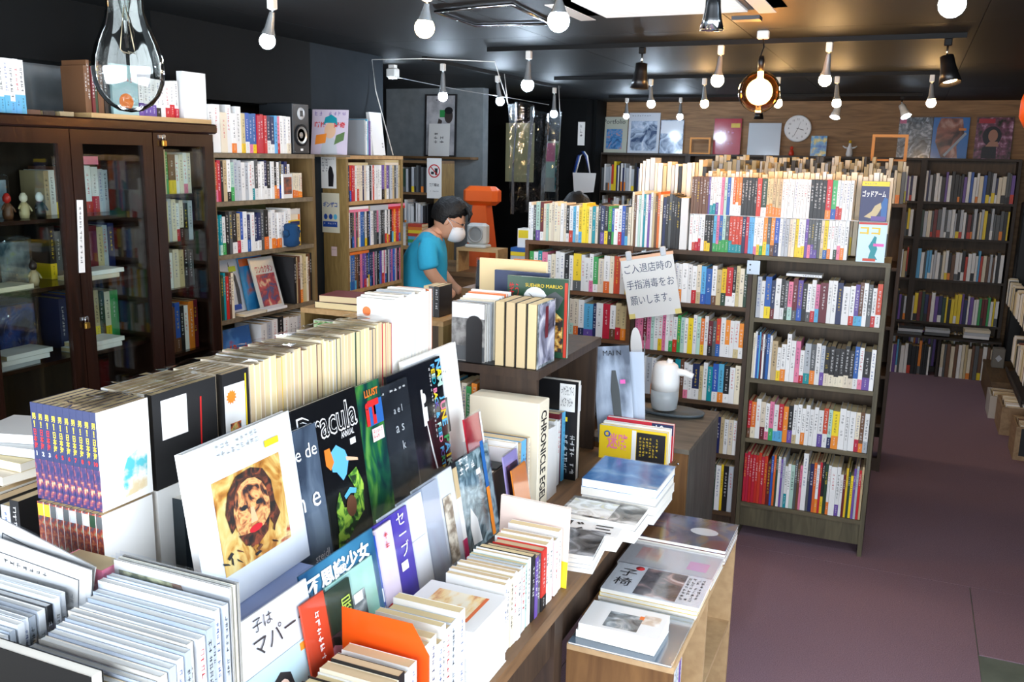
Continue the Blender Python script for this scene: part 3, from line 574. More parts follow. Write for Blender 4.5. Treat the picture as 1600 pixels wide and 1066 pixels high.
shelf_row('c/o*5', BA, .572, .648, 1.628, .118, .1, 'oak shelf beside the landscape picture', 'paperback', 'paperback', seed=52, jit=.001)
shelf_row('t:.8 t/m:.7 w/e:1.2 k g:.8 k/w:1.3 s/r b/w:.8 w n/b:.8 w n/w n/w g k/o:1.2 w w/o*3 w w w', BA, .022, .55, 1.395, .178, .13, 'third row of oak '+S, 'paperback', 'paperback', seed=53)
o = cover_book(BA @ T(.56, .06, 1.3955), .13, .175, .016, cm('w'), 'plain white book standing face-out behind smaller books on the oak bookcase', 'book', 'book')
o = cover_book(BA @ T(.545, .03, 1.3955), .1, .15, .012, cm('c'), 'cream book with orange edge standing face-out on the oak bookcase', 'book', 'book'); pic(o, 'orange_edge', rect(.085, .1, 0, .15), cm('o'))
o = cover_book(BA @ T(.53, .005, 1.3955), .085, .125, .012, cm('y'), 'yellow dotted booklet standing face-out on the oak bookcase', 'book', 'book'); pic(o, 'dot_print', rect(.004, .08, .004, .095), ramp_mat('dotted_print', [(.45, (240, 200, 80)), (.5, (30, 40, 90))], 60, kind='cells', interp='CONSTANT')); pic(o, 'header', rect(.004, .081, .1, .12), cm('n'))
o = thing('plush_toy', 'navy blue stuffed toy propped on the oak bookcase', 'toy', BA @ T(.52, -.008, 1.3955)); NB = mat('navy_plush', (10, 62, 104), .9, bump=.3)
part('body', MB().lathe([(.02, 0), (.038, .008), (.04, .05), (.034, .085), (.036, .1), (.028, .112), (.004, .114)], NB, 18), o)
for s in (-1, 1): part('paw', MB().lathe([(.004, 0), (.014, .008), (.014, .03), (.004, .038)], NB, 12, T(s*.036, -.006, .05, ry=R_(s*25))), o)
# face-out magazines on the lower oak shelf
M4 = BA @ T(0, .04, 1.1055)
def leaning(M, w, h, t, col, label, lean=12, cat='magazine', name='magazine', sleeve=True, pages=None, hard=False):
    o = cover_book(M @ Matrix.Rotation(R_(-lean), 4, 'X'), w, h, t, col, label, cat, name, pages, None, hard)
    if sleeve: part('plastic_sleeve', MB().box(-.003, w+.003, -.002, -.0015, 0, h+.008, PLASTIC), o)
    return o
o = leaning(M4 @ T(.118, .06, 0), .2, .255, .006, cm('w'), 'white magazine with two dark dancing figures on the lower oak shelf')
pic(o, 'figure_print', [(.02, .03), (.05, .03), (.06, .12), (.075, .17), (.06, .22), (.045, .23), (.04, .18), (.02, .14)], mat('dark_figure', (60, 66, 52), .5)); pic(o, 'figure_print', [(.14, .03), (.165, .03), (.17, .1), (.16, .17), (.13, .21), (.125, .24), (.118, .2), (.145, .14)], mat('grey_figure', (70, 74, 78), .5)); pic(o, 'yellow_sticker', rect(.12, .17, .19, .215), mat('lime_sticker', (220, 235, 40), .5), -.001); pic(o, 'blue_floor', rect(.06, .16, .01, .035), cm('b'), -.0008)
o = leaning(M4 @ T(.3, .045, 0), .17, .262, .006, ramp_mat('blue_orange_cover', [(.4, (30, 130, 190)), (.52, (60, 160, 210)), (.6, (230, 110, 40)), (.7, (50, 40, 50))], 7), 'blue and orange illustrated magazine on the lower oak shelf'); pic(o, 'masthead', rect(.0, .17, .21, .245), cm('o'))
o = leaning(M4 @ T(.345, .0, 0), .17, .25, .008, mat('pale_sleeve_paper', (222, 220, 208), .5), 'bagged comic magazine with red title and crowd picture on the lower oak shelf', 16)
text('ワンカクタン', mat('crimson_ink', (170, 30, 60), .5), o, .088, -.001, .192, .13, .036, bold=.03); pic(o, 'crowd_print', rect(.018, .155, .012, .168), ramp_mat('red_crowd_print', [(.38, (60, 60, 120)), (.46, (150, 30, 50)), (.56, (200, 60, 70)), (.66, (230, 190, 150))], 22, dist=1))
shelf_row('E t:.8 r u c:1.2', BA, .03, .115, 1.105, .2, .14, 'lower oak shelf beside dancing figures', 'paperback', 'paperback', seed=54, setback=.0)
shelf_row('k:1.2 s u c/o s s:1.2 c u k', BA, .56, .715, 1.105, .235, .17, 'lower oak shelf beside the crowd comic', 'magazine', 'magazine', seed=55, setback=.01, hard=0)
for i, x in enumerate((.15, .31)):
    o = book(BA @ T(x, -.02, 1.1055+.0125, 0, 0, R_(90)), .012, .15, .055, 'cw'[i], title=False); tag(o, ['cream', 'white'][i]+' magazine lying flat in front of the lower oak shelf', 'magazine')
o = leaning(BA @ T(.06, .02, .8605), .2, .19, .008, ramp_mat('blue_red_print', [(.45, (40, 110, 180)), (.55, (80, 150, 210)), (.65, (200, 40, 50))], 10), 'blue picture book with red lettering low on the oak bookcase', 10)
text('of Russia', cm('r'), o, .1, -.002, .09, .16, .05, bold=.03)
shelf_row('w:1.2 G w k w/R w w G c w', BA, .3, .71, .86, .19, .16, 'lowest visible shelf of oak bookcase', 'paperback', 'paperback', seed=56, setback=.01)
# ================================================================== DVD shelf
LOAK = wood('light_oak_front', (160, 122, 74), (198, 160, 108), 'y'); LOAKZ = wood('oak_grain_panel', (116, 92, 48), (158, 130, 76), 'z', scale=16)
BD = T(-2.75, 4.128, 0, RZ90); SD = 'light oak disc shelf'
bookcase('disc_shelf', 'light oak shelf of film discs against the slate column', BD, .592, .15, 1.815, (.35, .6, .85, 1.112, 1.342, 1.592), LOAKZ, LOAK, SHADOW, base=.1, cat='shelf')
def discs(pal, n, z, x0, x1, where, seed, h=.19):
    rg = random.Random(seed); row = ' '.join(rg.choice(pal)+(('/'+rg.choice('wkyrab')) if rg.random() < .35 else '')+(':%.2f' % rg.uniform(.8, 1.1)) for _ in range(n))
    shelf_row(row, BD, x0, x1, z, h, .135, where, 'film case', 'disc_case', seed=seed, jit=.001, hard=0, setback=.002)
discs('wwcwcrwnk', 19, 1.592, .022, .36, 'top row of '+SD, 61); discs('kgsGv', 9, 1.592, .365, .565, 'top row end of '+SD, 62)
discs('wprwkgGwkbngk', 26, 1.342, .022, .47, 'middle row of '+SD, 63); discs('orwrp', 5, 1.342, .475, .568, 'middle row end of '+SD, 64)
discs('kwpunbwbGkvkg', 32, 1.112, .022, .568, 'lower row of '+SD, 65)
for i, (x, z, n, c) in enumerate(((.03, 1.783, 1, 's'), (.4, 1.783, 2, 'c'), (.03, 1.533, 2, 'p'), (.24, 1.533, 2, 'G'), (.43, 1.533, 2, 'r'), (.03, 1.303, 1, 'o'), (.22, 1.303, 1, 'k'), (.4, 1.303, 1, 'g'))):
    for k in range(n):
        o = book(BD @ T(x, .004, z+.0145*(k+1), 0, 0, R_(90)), .014, .19 if i != 1 else .15, .133, 'cs'[k] if i == 1 else (c if k == 0 else 'wGp'[(i+k) % 3]), title=False, name='disc_case')
        tag(o, f"{'bottom' if k == 0 else 'second' if k == 1 else 'third'} film case of the flat pile on the {['top row', 'top row beside the end panel', 'middle row by the side panel', 'middle row centre', 'middle row end', 'lower row by the side panel', 'lower row centre', 'lower row end'][i]}", 'film case', 'flat film cases on the disc shelf')
# posters on its side panel (facing -y at y = 4.128)
BP = T(-2.9, 4.126, 0)
def flat_sheet(name, label, M, w, h, m, cat='poster'): return tag(MB().box(0, w, -.0012, 0, 0, h, m).build(name, None, M), label, cat)
o = flat_sheet('flyer', 'white flyer with black standing figure on the disc shelf side', BP @ T(-.01, 0, 1.66), .1, .165, mat('paper', (240, 240, 236)), 'flyer')
pic(o, 'figure_print', [(.05, .01), (.08, .01), (.085, .07), (.075, .11), (.06, .12), (.05, .09)], INK, -.0016); put_marks(o, 5, .01, -.0016, .155, .04, .07, INK, 2); put_marks(o, 1, .01, -.0016, .16, .08, .014, INK, 7)
o = flat_sheet('flyer', 'beige flyer with blue lettering and faces on the disc shelf side', BP @ T(-.012, 0, 1.425), .118, .21, mat('beige_paper', (214, 208, 184), .7), 'flyer')
text('ギンザコ', INKB, o, .06, -.0016, .15, .09, .03, bold=.03)
for x in (.03, .062, .092): pic(o, 'face_print', ell(x, .085, .012, .015, 12), INKB if x < .09 else cm('a'), -.0016)
pic(o, 'blue_bus', rect(.012, .104, .03, .06), INKB, -.0018); put_marks(o, 1, .016, -.002, .055, .08, .012, INKW, 6)
o = flat_sheet('price_tag', 'tiny pink price tag hanging on the disc shelf side', BP @ T(.05, 0, 1.3), .035, .05, mat('pink_tag', (220, 190, 184), .7), 'tag'); put_marks(o, 1, .004, -.0016, .04, .026, .01, INK, 3)
# on top of the disc shelf
o = leaning(T(-2.88, 4.0, 1.838, R_(20)), .19, .235, .004, mat('lilac_poster', (208, 196, 214), .5), 'poster of a teal-haired man holding books on top of the disc shelf', 14, 'poster', 'poster', False)
tag(MB().box(-2.9, -2.72, 3.98, 4.125, 1.825, 1.8375, OAKX).build('support_block'), 'small wooden block under the teal-haired poster', 'block')
put_marks(o, 1, .012, -.001, .228, .165, .03, cm('v'), 7, 2); text('断捨', INKR, o, .045, -.0012, .155, .06, .03, bold=.03); text('好奇', INKR, o, .145, -.0012, .155, .06, .03, bold=.03)
pic(o, 'shirt_print', [(.05, .0), (.14, .0), (.13, .07), (.11, .09), (.08, .09), (.06, .07)], cm('G'), -.0009); pic(o, 'face_print', ell(.097, .125, .03, .042), mat('poster_skin', (226, 184, 150), .5), -.0011); pic(o, 'hair_print', [(.06, .15), (.07, .195), (.085, .2), (.1, .21), (.115, .2), (.13, .19), (.135, .15), (.12, .165), (.075, .165)], cm('t'), -.0013)
pic(o, 'hand_book_print', [(.02, .05), (.075, .06), (.08, .11), (.025, .1)], cm('o'), -.0013); pic(o, 'hand_book_print', [(.12, .05), (.17, .075), (.175, .12), (.13, .1)], mat('olive_print', (90, 120, 70), .5), -.0013)
shelf_row('G w a G v w', T(-2.75, 4.33, 0, RZ90), 0, .07, 1.838, .185, .12, 'disc shelf top behind the poster', seed=66)
o = cover_book(T(-2.75, 4.42, 1.838, RZ90) @ T(0, .01, 0, 0, R_(-7)), .125, .235, .02, cm('w'), 'white book with small signature on top of the disc shelf', 'book', 'book'); put_marks(o, 2, .09, -.001, .07, .025, .03, INK, 1)
# ================================================================== register corner
CNT = wood('counter_wood', (96, 70, 42), (136, 104, 66), 'x')
ct = thing('counter', 'wooden register counter behind the display table', 'counter', T(-3.2, 5.35, 0))
part('counter_top', MB().box(0, 1.15, 0, .6, 1.06, 1.09, CNT), ct); part('counter_front', MB().box(.02, 1.13, .02, .04, 0, 1.06, CNT), ct); part('counter_side', MB().box(.02, .04, .04, .58, 0, 1.06, CNT), ct); part('counter_side', MB().box(1.11, 1.13, .04, .58, 0, 1.06, CNT), ct)
rk = thing('back_rack', 'brown shelf of stacked books behind the shop clerk', 'shelf', T(-4.0, 6.2, 0))
part('side_panel', MB().box(0, .02, 0, .3, 0, 1.78, CNT), rk); part('side_panel', MB().box(.66, .68, 0, .3, 0, 1.78, LOAKZ), rk)
for z in (.9, 1.26, 1.56): part('shelf_board', MB().box(.02, .66, 0, .3, z-.02, z, CNT), rk)
part('top_board', MB().box(0, .68, 0, .3, 1.78, 1.8, CNT), rk); part('back_panel', MB().box(.02, .66, .29, .3, 0, 1.78, SHADOW), rk)
far_row(T(-3.98, 6.2, 0), .12, .64, 1.56, .19, .14, 'gggGkE', .022, .015); far_row(T(-3.98, 6.2, 0), .02, .6, 1.26, .22, .14, 'kgGkw', .022, .03)
for i, (x, cs) in enumerate(((-3.64, 'wwwwwwG'), (-3.5, 'aearyor'))):
    for k, c in enumerate(cs):
        o = book(T(x, 6.08, 1.16+.024*(k+1), 0, 0, R_(90)), 0.0235, .12, .1, c, title=False)
        tag(o, f"{phrase(c)} book, {ORD[k]} up in the {'white' if i == 0 else 'many-coloured'} pile behind the clerk", 'book')
sd = thing('side_table', 'small wooden stand holding the book piles behind the clerk', 'table', T(-3.95, 6.0, 0))
part('table_top', MB().box(0, .62, 0, .19, 1.14, 1.16, LOAK), sd)
for x in (.01, .58): part('leg', MB().box(x, x+.03, .02, .05, 0, 1.14, CNT), sd)
o = cover_book(T(-3.85, 6.04, 1.16, 0, R_(-8)), .13, .17, .01, cm('w'), 'white sketch card leaning beside the piles behind the clerk', 'card', 'card'); put_marks(o, 3, .02, -.001, .13, .09, .07, cm('G'), 2)
ns = flat_sheet('notice_sign', 'white no-eating-or-drinking sign with red circle', T(-3.39, 6.18, 1.52), .125, .3, mat('paper', (240, 240, 236)), 'sign')
part('prohibition_ring', MB().lathe([(.05, 0), (.05, .001), (.042, .001), (.042, 0)], INKR, 28, T(.0625, -.0015, .205, rx=R_(90)), capb=False, capt=False, smooth=False), ns)
pic(ns, 'prohibition_bar', [(.025, .238), (.031, .243), (.1, .172), (.094, .167)], INKR, -.0022); pic(ns, 'cup_print', [(.07, .175), (.088, .175), (.093, .225), (.066, .225)], INK, -.0018); pic(ns, 'food_print', rect(.035, .06, .18, .2), INK, -.0018)
text('飲食禁止', INK, ns, .0625, -.0018, .1, .085, .026, bold=.03); put_marks(ns, 1, .025, -.0018, .06, .075, .012, INK, 6)
# framed poster and signed card on the partition
o = thing('framed_poster', 'tall framed poster of a drinking man leaning on the grey partition', 'poster', T(-3.9, 7.07, 1.83, 0, R_(-2)))
part('frame', ring(MB(), 0, .3, 0, .52, .012, -.012, .006, INK), o); part('print', MB().box(.01, .29, -.002, .002, .01, .51, ramp_mat('grey_poster_print', [(.4, (170, 172, 178)), (.6, (214, 214, 218))], 8)), o)
pic(o, 'glass_print', rect(.14, .19, .33, .39), cm('e'), -.003); pic(o, 'head_print', ell(.225, .34, .04, .06), mat('poster_dark', (70, 60, 58), .6), -.003); pic(o, 'hair_print', ell(.225, .385, .04, .03), INK, -.0035); pic(o, 'arm_print', [(.1, .2), (.14, .2), (.165, .3), (.13, .32)], MATS['poster_dark'], -.003); put_marks(o, 1, .1, -.003, .48, .1, .02, INK, 5)
o = leaning(T(-3.83, 7.0, 1.835, 0), .2, .27, .004, cm('w'), 'white signed card leaning against the framed poster', 4, 'card', 'card', False); put_marks(o, 3, .05, -.001, .2, .1, .1, INK, 2, 3)
tag(MB().box(-4.28, -3.4, 6.95, 7.1, 1.81, 1.83, CNT).build('picture_ledge'), 'narrow brown ledge under the framed poster', 'ledge')
# orange lamp stand, heater fan
OR = mat('orange_enamel', (222, 92, 24), .4)
o = thing('orange_stand', 'orange angular metal stand on the register counter', 'stand', T(-2.72, 5.75, 1.09))
part('head', MB().bbox(-.13, .13, -.06, .06, .42, .55, OR, .03), o); part('neck', MB().add([(-.05, -.05, .42), (.05, -.05, .42), (.05, .05, .42), (-.05, .05, .42), (-.1, -.07, 0), (.1, -.07, 0), (.1, .07, 0), (-.1, .07, 0)], [(3, 2, 1, 0), (4, 5, 6, 7), (0, 1, 5, 4), (1, 2, 6, 5), (2, 3, 7, 6), (3, 0, 4, 7)], OR), o)
o = thing('desk_fan', 'small square grey fan heater on the counter', 'fan', T(-2.6, 5.4, 1.25)); FG = mat('fan_grey', (206, 208, 204), .5)
part('housing', MB().bbox(-.07, .07, 0, .08, .02, .16, FG, .016), o); part('guard_ring', MB().lathe([(.055, 0), (.056, .008), (.046, .01), (.044, .002)], mat('fan_ring', (170, 172, 170), .5), 28, T(0, 0, .09, rx=R_(90)), capt=False), o); part('guard_disc', MB().lathe([(.045, .003), (.0001, .006)], mat('fan_mesh', (150, 152, 150), .6), 28, T(0, 0, .09, rx=R_(90)), capt=False, capb=False), o)
part('foot', MB().bbox(-.075, .075, -.01, .09, 0, .022, FG, .006), o)
o = thing('counter_box', 'small open wooden box shelf under the fan heater', 'shelf', T(-2.72, 5.36, 1.09))
for a in ((0, .3, 0, .16, .14, .16), (0, .015, 0, .16, 0, .14), (.285, .3, 0, .16, 0, .14)): part('panel', MB().box(*a, PINE), o)
for i, c in enumerate('awvnGyb'):
    o = book(T(-2.33, 5.36, 1.09+.026*(i+1), 0, 0, R_(90)), .025, .19, .13, c, title=False); tag(o, f"{phrase(c)} book, {ORD[i]} up in the counter pile by the island", 'book')
o = tag(MB().box(-.05, .05, 0, .1, 0, .12, cm('w')).box(-.045, .045, -.001, 0, .06, .11, cm('y')).build('tissue_box', None, T(-2.25, 5.4, 1.2725)), 'white carton with yellow label on the counter pile', 'carton')
o = thing('tote_bag', 'white tote bag with blue strap hung on the black pillar', 'bag', T(-3.02, 8.47, 1.5))
part('bag_body', MB().add([(.0, 0, 0), (.2, 0, .02), (.22, 0, .2), (-.02, 0, .2), (.02, .03, 0), (.18, .03, .02), (.2, .03, .2), (0, .03, .2)], [(0, 1, 2, 3), (7, 6, 5, 4), (0, 4, 5, 1), (1, 5, 6, 2), (2, 6, 7, 3), (3, 7, 4, 0)], cm('w')), o)
for k, m in enumerate((cm('n'), cm('b'), cm('w'))): part('strap', MB().tube([(-.02+k*.015, .01, .2), (.02+k*.015, .01, .36), (.06+k*.015, .01, .4), (.1+k*.01, .01, .36), (.15, .01, .2)], .008, m), o)
o = flat_sheet('calendar', 'narrow white paper strip pinned on the black pillar', T(-2.95-.06, 8.499, 1.96), .07, .22, mat('paper', (240, 240, 236)), 'paper'); put_marks(o, 3, .02, -.002, .2, .03, .13, INK)
o = flat_sheet('poster_board', 'pale poster board with four coloured pictures beside the pillar', T(-3.42, 8.71, 1.5), .22, .5, mat('pale_board', (196, 200, 190), .6), 'poster')
for a, m in (((.005, .1, .3, .48), cm('p')), ((.105, .215, .26, .48), ramp_mat('green_field_print', [(.4, (60, 110, 40)), (.6, (120, 170, 70)), (.7, (60, 50, 40))], 14)), ((.005, .1, .14, .29), cm('m')), ((.105, .215, .02, .24), ramp_mat('teal_portrait_print', [(.4, (40, 50, 50)), (.55, (40, 150, 150)), (.7, (220, 190, 170))], 10))): pic(o, 'picture', rect(*a), m, -.0018)
# ------------------------------------------------------------------ the shop clerk, bending over the counter
SKIN = mat('skin', (214, 160, 128), .55); SHIRT = mat('turquoise_cotton', (50, 180, 220), .85, bump=.2, bscale=60); HAIR = mat('black_hair', (14, 12, 12), .6, bump=.5, bscale=80)
def skinned(name, pts, edges, radii, m, parent, M, sub=2, root=0):
    me = bpy.data.meshes.new(name); me.from_pydata(pts, edges, [])
    ob = bpy.data.objects.new(name, me)
    md = ob.modifiers.new('skin', 'SKIN'); md.use_smooth_shade = True
    lay = me.skin_vertices[0].data
    for i, r in enumerate(radii): lay[i].radius = r if isinstance(r, tuple) else (r, r); lay[i].use_root = i == root
    ss = ob.modifiers.new('sub', 'SUBSURF'); ss.levels = sub; ss.render_levels = sub
    m2 = to_mesh(ob)
    m2.materials.clear(); m2.materials.append(m); m2.polygons.foreach_set('use_smooth', [True]*len(m2.polygons))
    return link(name, m2, parent, M)
# frame: x = the way he faces (right in the picture), y = away from the camera, z up
PM = T(-2.633, 4.987, 0, R_(23.3))
pts = [(-.1, 0, .93), (-.115, 0, 1.06), (-.11, 0, 1.2), (-.07, 0, 1.31), (-.03, 0, 1.375), (.02, 0, 1.42),
       (-.08, -.17, 1.31), (-.06, -.22, 1.19), (-.045, -.215, 1.15), (.03, -.17, 1.06), (.09, -.14, 1.0),
       (-.08, .17, 1.31), (-.05, .21, 1.15), (.06, .15, 1.02), (.12, .12, .99),
       (-.1, -.09, .86), (-.08, -.1, .5), (-.11, -.1, .08), (0, -.1, .04), (-.1, .09, .86), (-.08, .1, .5), (-.11, .1, .08), (0, .1, .04)]
edg = [(0, 1), (1, 2), (2, 3), (3, 4), (4, 5), (3, 6), (6, 7), (7, 8), (8, 9), (9, 10), (3, 11), (11, 12), (12, 13), (13, 14), (0, 15), (15, 16), (16, 17), (17, 18), (0, 19), (19, 20), (20, 21), (21, 22)]
rad = [(.1, .14), (.095, .13), (.1, .14), (.08, .12), .052, .05, .05, .045, .042, .036, .028, .05, .042, .036, .028, .08, .06, .045, .04, .08, .06, .045, .04]
body = skinned('person', pts, edg, rad, SKIN, None, PM); tag(body, 'person in turquoise shirt and white mask bending over the register counter', 'person')
# head
def ellipsoid(mb, c, r, m, seg=20, rings=14, fn=None):
    v = []; f = []
    for i in range(rings+1):
        ph = math.pi*i/rings
        for k in range(seg):
            a = 2*math.pi*k/seg; p = Vector((math.sin(ph)*math.cos(a), math.sin(ph)*math.sin(a), math.cos(ph)))
            q = fn(p) if fn else p
            v.append((c[0]+q.x*r[0], c[1]+q.y*r[1], c[2]+q.z*r[2]))
    for i in range(rings):
        for k in range(seg): f.append((i*seg+k, (i+1)*seg+k, (i+1)*seg+(k+1) % seg, i*seg+(k+1) % seg))
    return mb.add(v, f, m, True)
HM = T(.045, 0, 1.455, 0, 0, R_(24))
def face(p):
    q = p.copy()
    if q.z < 0: q.y *= 1+q.z*.25; q.x *= 1+q.z*.1 if q.x > 0 else 1+q.z*.3
    return q
hd = part('head', ellipsoid(MB(), (0, 0, 0), (.098, .076, .118), SKIN, fn=face), body, HM)
part('nose', MB().add([(.09, -.012, -.03), (.09, .012, -.03), (.118, 0, -.028), (.096, 0, .02)], [(0, 2, 3), (2, 1, 3), (0, 1, 2), (0, 3, 1)], SKIN, True), hd)
for s in (-1, 1):
    part('ear', ellipsoid(MB(), (-.008, s*.076, -.005), (.018, .008, .028), SKIN, 10, 8), hd); part('eye', ellipsoid(MB(), (.086, s*.03, .012), (.01, .013, .007), INK, 10, 6), hd)
    part('spectacle_lens', MB().lathe([(.021, 0), (.0215, .002), (.018, .002), (.018, 0)], STEEL, 16, T(.098, s*.03, .008, 0, 0, R_(90)), capb=False, capt=False), hd); part('spectacle_arm', MB().tube([(.098, s*.052, .01), (.05, s*.078, .012), (-.01, s*.082, .014)], .0015, STEEL), hd)
part('mouth', MB().box(.083, .086, -.02, .02, -.072, -.066, cm('R')), hd)
part('face_mask', ellipsoid(MB(), (.052, 0, -.055), (.072, .072, .062), mat('mask_white', (242, 244, 246), .7), 18, 12, lambda p: Vector((max(p.x, -.15) if p.x < 0 else p.x*(1.12 if abs(p.y) < .3 else 1), p.y, p.z))), hd)
for s in (-1, 1): part('mask_loop', MB().tube([(.05, s*.07, -.03), (.02, s*.078, -.005), (-.012, s*.084, .012)], .002, MATS['mask_white']), hd)
def hairfn(p):
    q = p*(1+.05*math.sin(9*p.x+4*p.z)*math.sin(8*p.y+3*p.z))
    if p.z < -.1 and p.x > -.1: q *= .75
    if p.x > .55 and p.z < .35: q = q*.78
    if p.x > .2 and p.z < .15: q *= .82
    if p.z < -.55: q *= .72
    return q
part('hair', ellipsoid(MB(), (-.006, 0, .028), (.118, .092, .12), HAIR, 26, 18, hairfn), hd)
for k in range(9):
    y = -.06+.015*k; part('fringe_lock', MB().tube([(.07, y, .12), (.108, y*1.05, .085), (.112, y*1.1, .045+.008*(k % 3))], [.014, .012, .003], HAIR, 6), hd)
spts = [(-.1, 0, .8), (-.115, 0, 1.06), (-.11, 0, 1.2), (-.068, 0, 1.32), (-.04, 0, 1.355), (-.08, -.175, 1.31), (-.062, -.222, 1.2), (-.055, -.225, 1.17), (-.08, .175, 1.31), (-.055, .215, 1.19)]
skinned('shirt', spts, [(0, 1), (1, 2), (2, 3), (3, 4), (3, 5), (5, 6), (6, 7), (3, 8), (8, 9)], [(.125, .165), (.118, .155), (.12, .165), (.098, .14), (.07, .075), .07, .066, .07, .07, .068], SHIRT, body, Matrix.Identity(4))
skinned('trousers', [(-.1, 0, 1.02), (-.1, 0, .92), (-.1, -.09, .8), (-.08, -.1, .5), (-.11, -.1, .1), (-.1, .09, .8), (-.08, .1, .5), (-.11, .1, .1)], [(0, 1), (1, 2), (2, 3), (3, 4), (1, 5), (5, 6), (6, 7)], [(.13, .16), (.12, .15), .095, .075, .065, .095, .075, .065], mat('dark_trousers', (40, 42, 50), .8), body, Matrix.Identity(4))
# hands: palm with five fingers, resting on the counter edge
for s, (px, py, pz) in ((-1, (.1, -.135, .985)), (1, (.13, .115, .975))):
    hp = [(0, 0, 0), (.035, 0, -.012), (.062, 0, -.02)]; he = [(0, 1), (1, 2)]; hr = [(.026, .018), (.034, .016), (.034, .014)]
    for k in range(4):
        y = -.027+.018*k; b = len(hp); l = (.026, .032, .03, .022)[k]
        hp += [(.075, y, -.022), (.075+l, y, -.034), (.078+l, y, -.055)]; he += [(2, b), (b, b+1), (b+1, b+2)]; hr += [.009, .0085, .007]
    b = len(hp); hp += [(.03, -s*.04, -.014), (.055, -s*.05, -.026)]; he += [(1, b), (b, b+1)]; hr += [.011, .008]
    skinned('hand', hp, he, hr, SKIN, body, T(px, py, pz, 0, 0, R_(28)), 1)

TRK0 = mat('dark_stool', (30, 28, 28), .5)
# a second person seated behind the island, only the crown of the head in sight
P2 = T(-1.84, 5.13, 0, R_(88))
b2 = skinned('person', [(0, 0, .75), (0, 0, .98), (.02, 0, 1.24), (.04, 0, 1.36), (.06, 0, 1.42), (.02, -.18, 1.26), (.1, -.2, 1.02), (.3, -.14, .98), (.02, .18, 1.26), (.1, .2, 1.02), (.3, .14, .98), (.05, -.1, .72), (.42, -.11, .7), (.44, -.11, .3), (.43, -.11, .06), (.05, .1, .72), (.42, .11, .7), (.44, .11, .3), (.43, .11, .06)],
    [(0, 1), (1, 2), (2, 3), (3, 4), (2, 5), (5, 6), (6, 7), (2, 8), (8, 9), (9, 10), (0, 11), (11, 12), (12, 13), (13, 14), (0, 15), (15, 16), (16, 17), (17, 18)], [(.12, .15), (.11, .14), (.1, .14), .055, .05, .06, .048, .03, .06, .048, .03, .085, .07, .055, .045, .085, .07, .055, .045], mat('dark_jumper', (36, 38, 44), .85), None, P2)
tag(b2, 'person seated behind the island, dark hair just above the books', 'person')
h2 = part('head', ellipsoid(MB(), (0, 0, 0), (.095, .076, .115), SKIN, fn=face), b2, T(.07, 0, 1.5, 0, 0, R_(20)))
part('hair', ellipsoid(MB(), (-.006, 0, .028), (.118, .092, .12), HAIR, 26, 18, hairfn), h2)
st2 = thing('stool', 'round dark stool under the seated person', 'stool', T(-1.84, 5.13, 0)); part('seat', MB().lathe([(.15, .6), (.16, .62), (.15, .64)], TRK0, 20), st2)
for a in range(4): part('leg', MB().tube([(.1*math.cos(a*1.571+.78), .1*math.sin(a*1.571+.78), .6), (.15*math.cos(a*1.571+.78), .15*math.sin(a*1.571+.78), 0)], .012, TRK0), st2)
# ================================================================== ceiling: tracks, lamps, air conditioner
TRK = mat('black_track', (10, 11, 12), .55, spec=.2)
for i, (x0, x1, y) in enumerate(((-2.3, .25, 2.74), (-2.1, .15, 4.49), (-2.4, .15, 6.25), (-2.6, .0, 8.15))):
    tag(MB().box(x0, x1, y-.017, y+.017, 2.378, 2.4, TRK).build('lighting_track'), ['black lighting track crossing the ceiling beside the air conditioner', 'black lighting track above the comic island', 'black lighting track above the far island', 'black lighting track before the back wall'][i], 'track')
tag(MB().box(-2.667, -2.633, 4.8, 7.0, 2.378, 2.4, TRK).build('lighting_track'), 'black lighting track above the register counter', 'track')
COOL = emis('cool_bulb_glow', (214, 234, 255), BULB_W); WARM = emis('warm_bulb_glow', (255, 204, 136), BULB_W*.75)
CLIPM = mat('pale_chrome_clip', (200, 204, 206), .2, .7); CRYS = film('clear_socket', (235, 240, 242), .25, .05); WPL = mat('white_adapter', (228, 226, 220), .4); CHR = mat('chrome', (210, 214, 218), .12, 1); BLKM = mat('black_lamp_metal', (26, 24, 24), .3, .3)
SPHERE = [(.001, -.032)]+[(.032*math.sin(math.pi*k/8), -.032*math.cos(math.pi*k/8)) for k in range(1, 7)]+[(.016, .028), (.013, .036)]
def bulb_lamp(x, y, warm, la, tilt=(0, 0), drop=.155, scale=1.0, z=2.378):
    o = thing('spot_bulb', la, 'lamp', T(x, y, z), 'track lamps under the ceiling')
    part('adapter', MB().bbox(-.014, .014, -.014, .014, -.042, 0, WPL, .003), o)
    A_ = T(0, 0, -.045, 0, R_(tilt[0]), R_(tilt[1])); L = drop-.045
    part('stem', MB().tube([(0, 0, .005), (.004, 0, -.02), (0, 0, -L+.045)], .0035, CHR), o, A_)
    part('lamp_socket', MB().lathe([(.009, -.005), (.012, -.02), (.017, -L+.045), (.026, -L+.022)], CLIPM, 14, capb=False, capt=False), o, A_)
    part('bulb', MB().lathe([(r*scale*.88, -L+q*scale*.88) for r, q in SPHERE], WARM if warm else COOL, 14), o, A_)
    return o
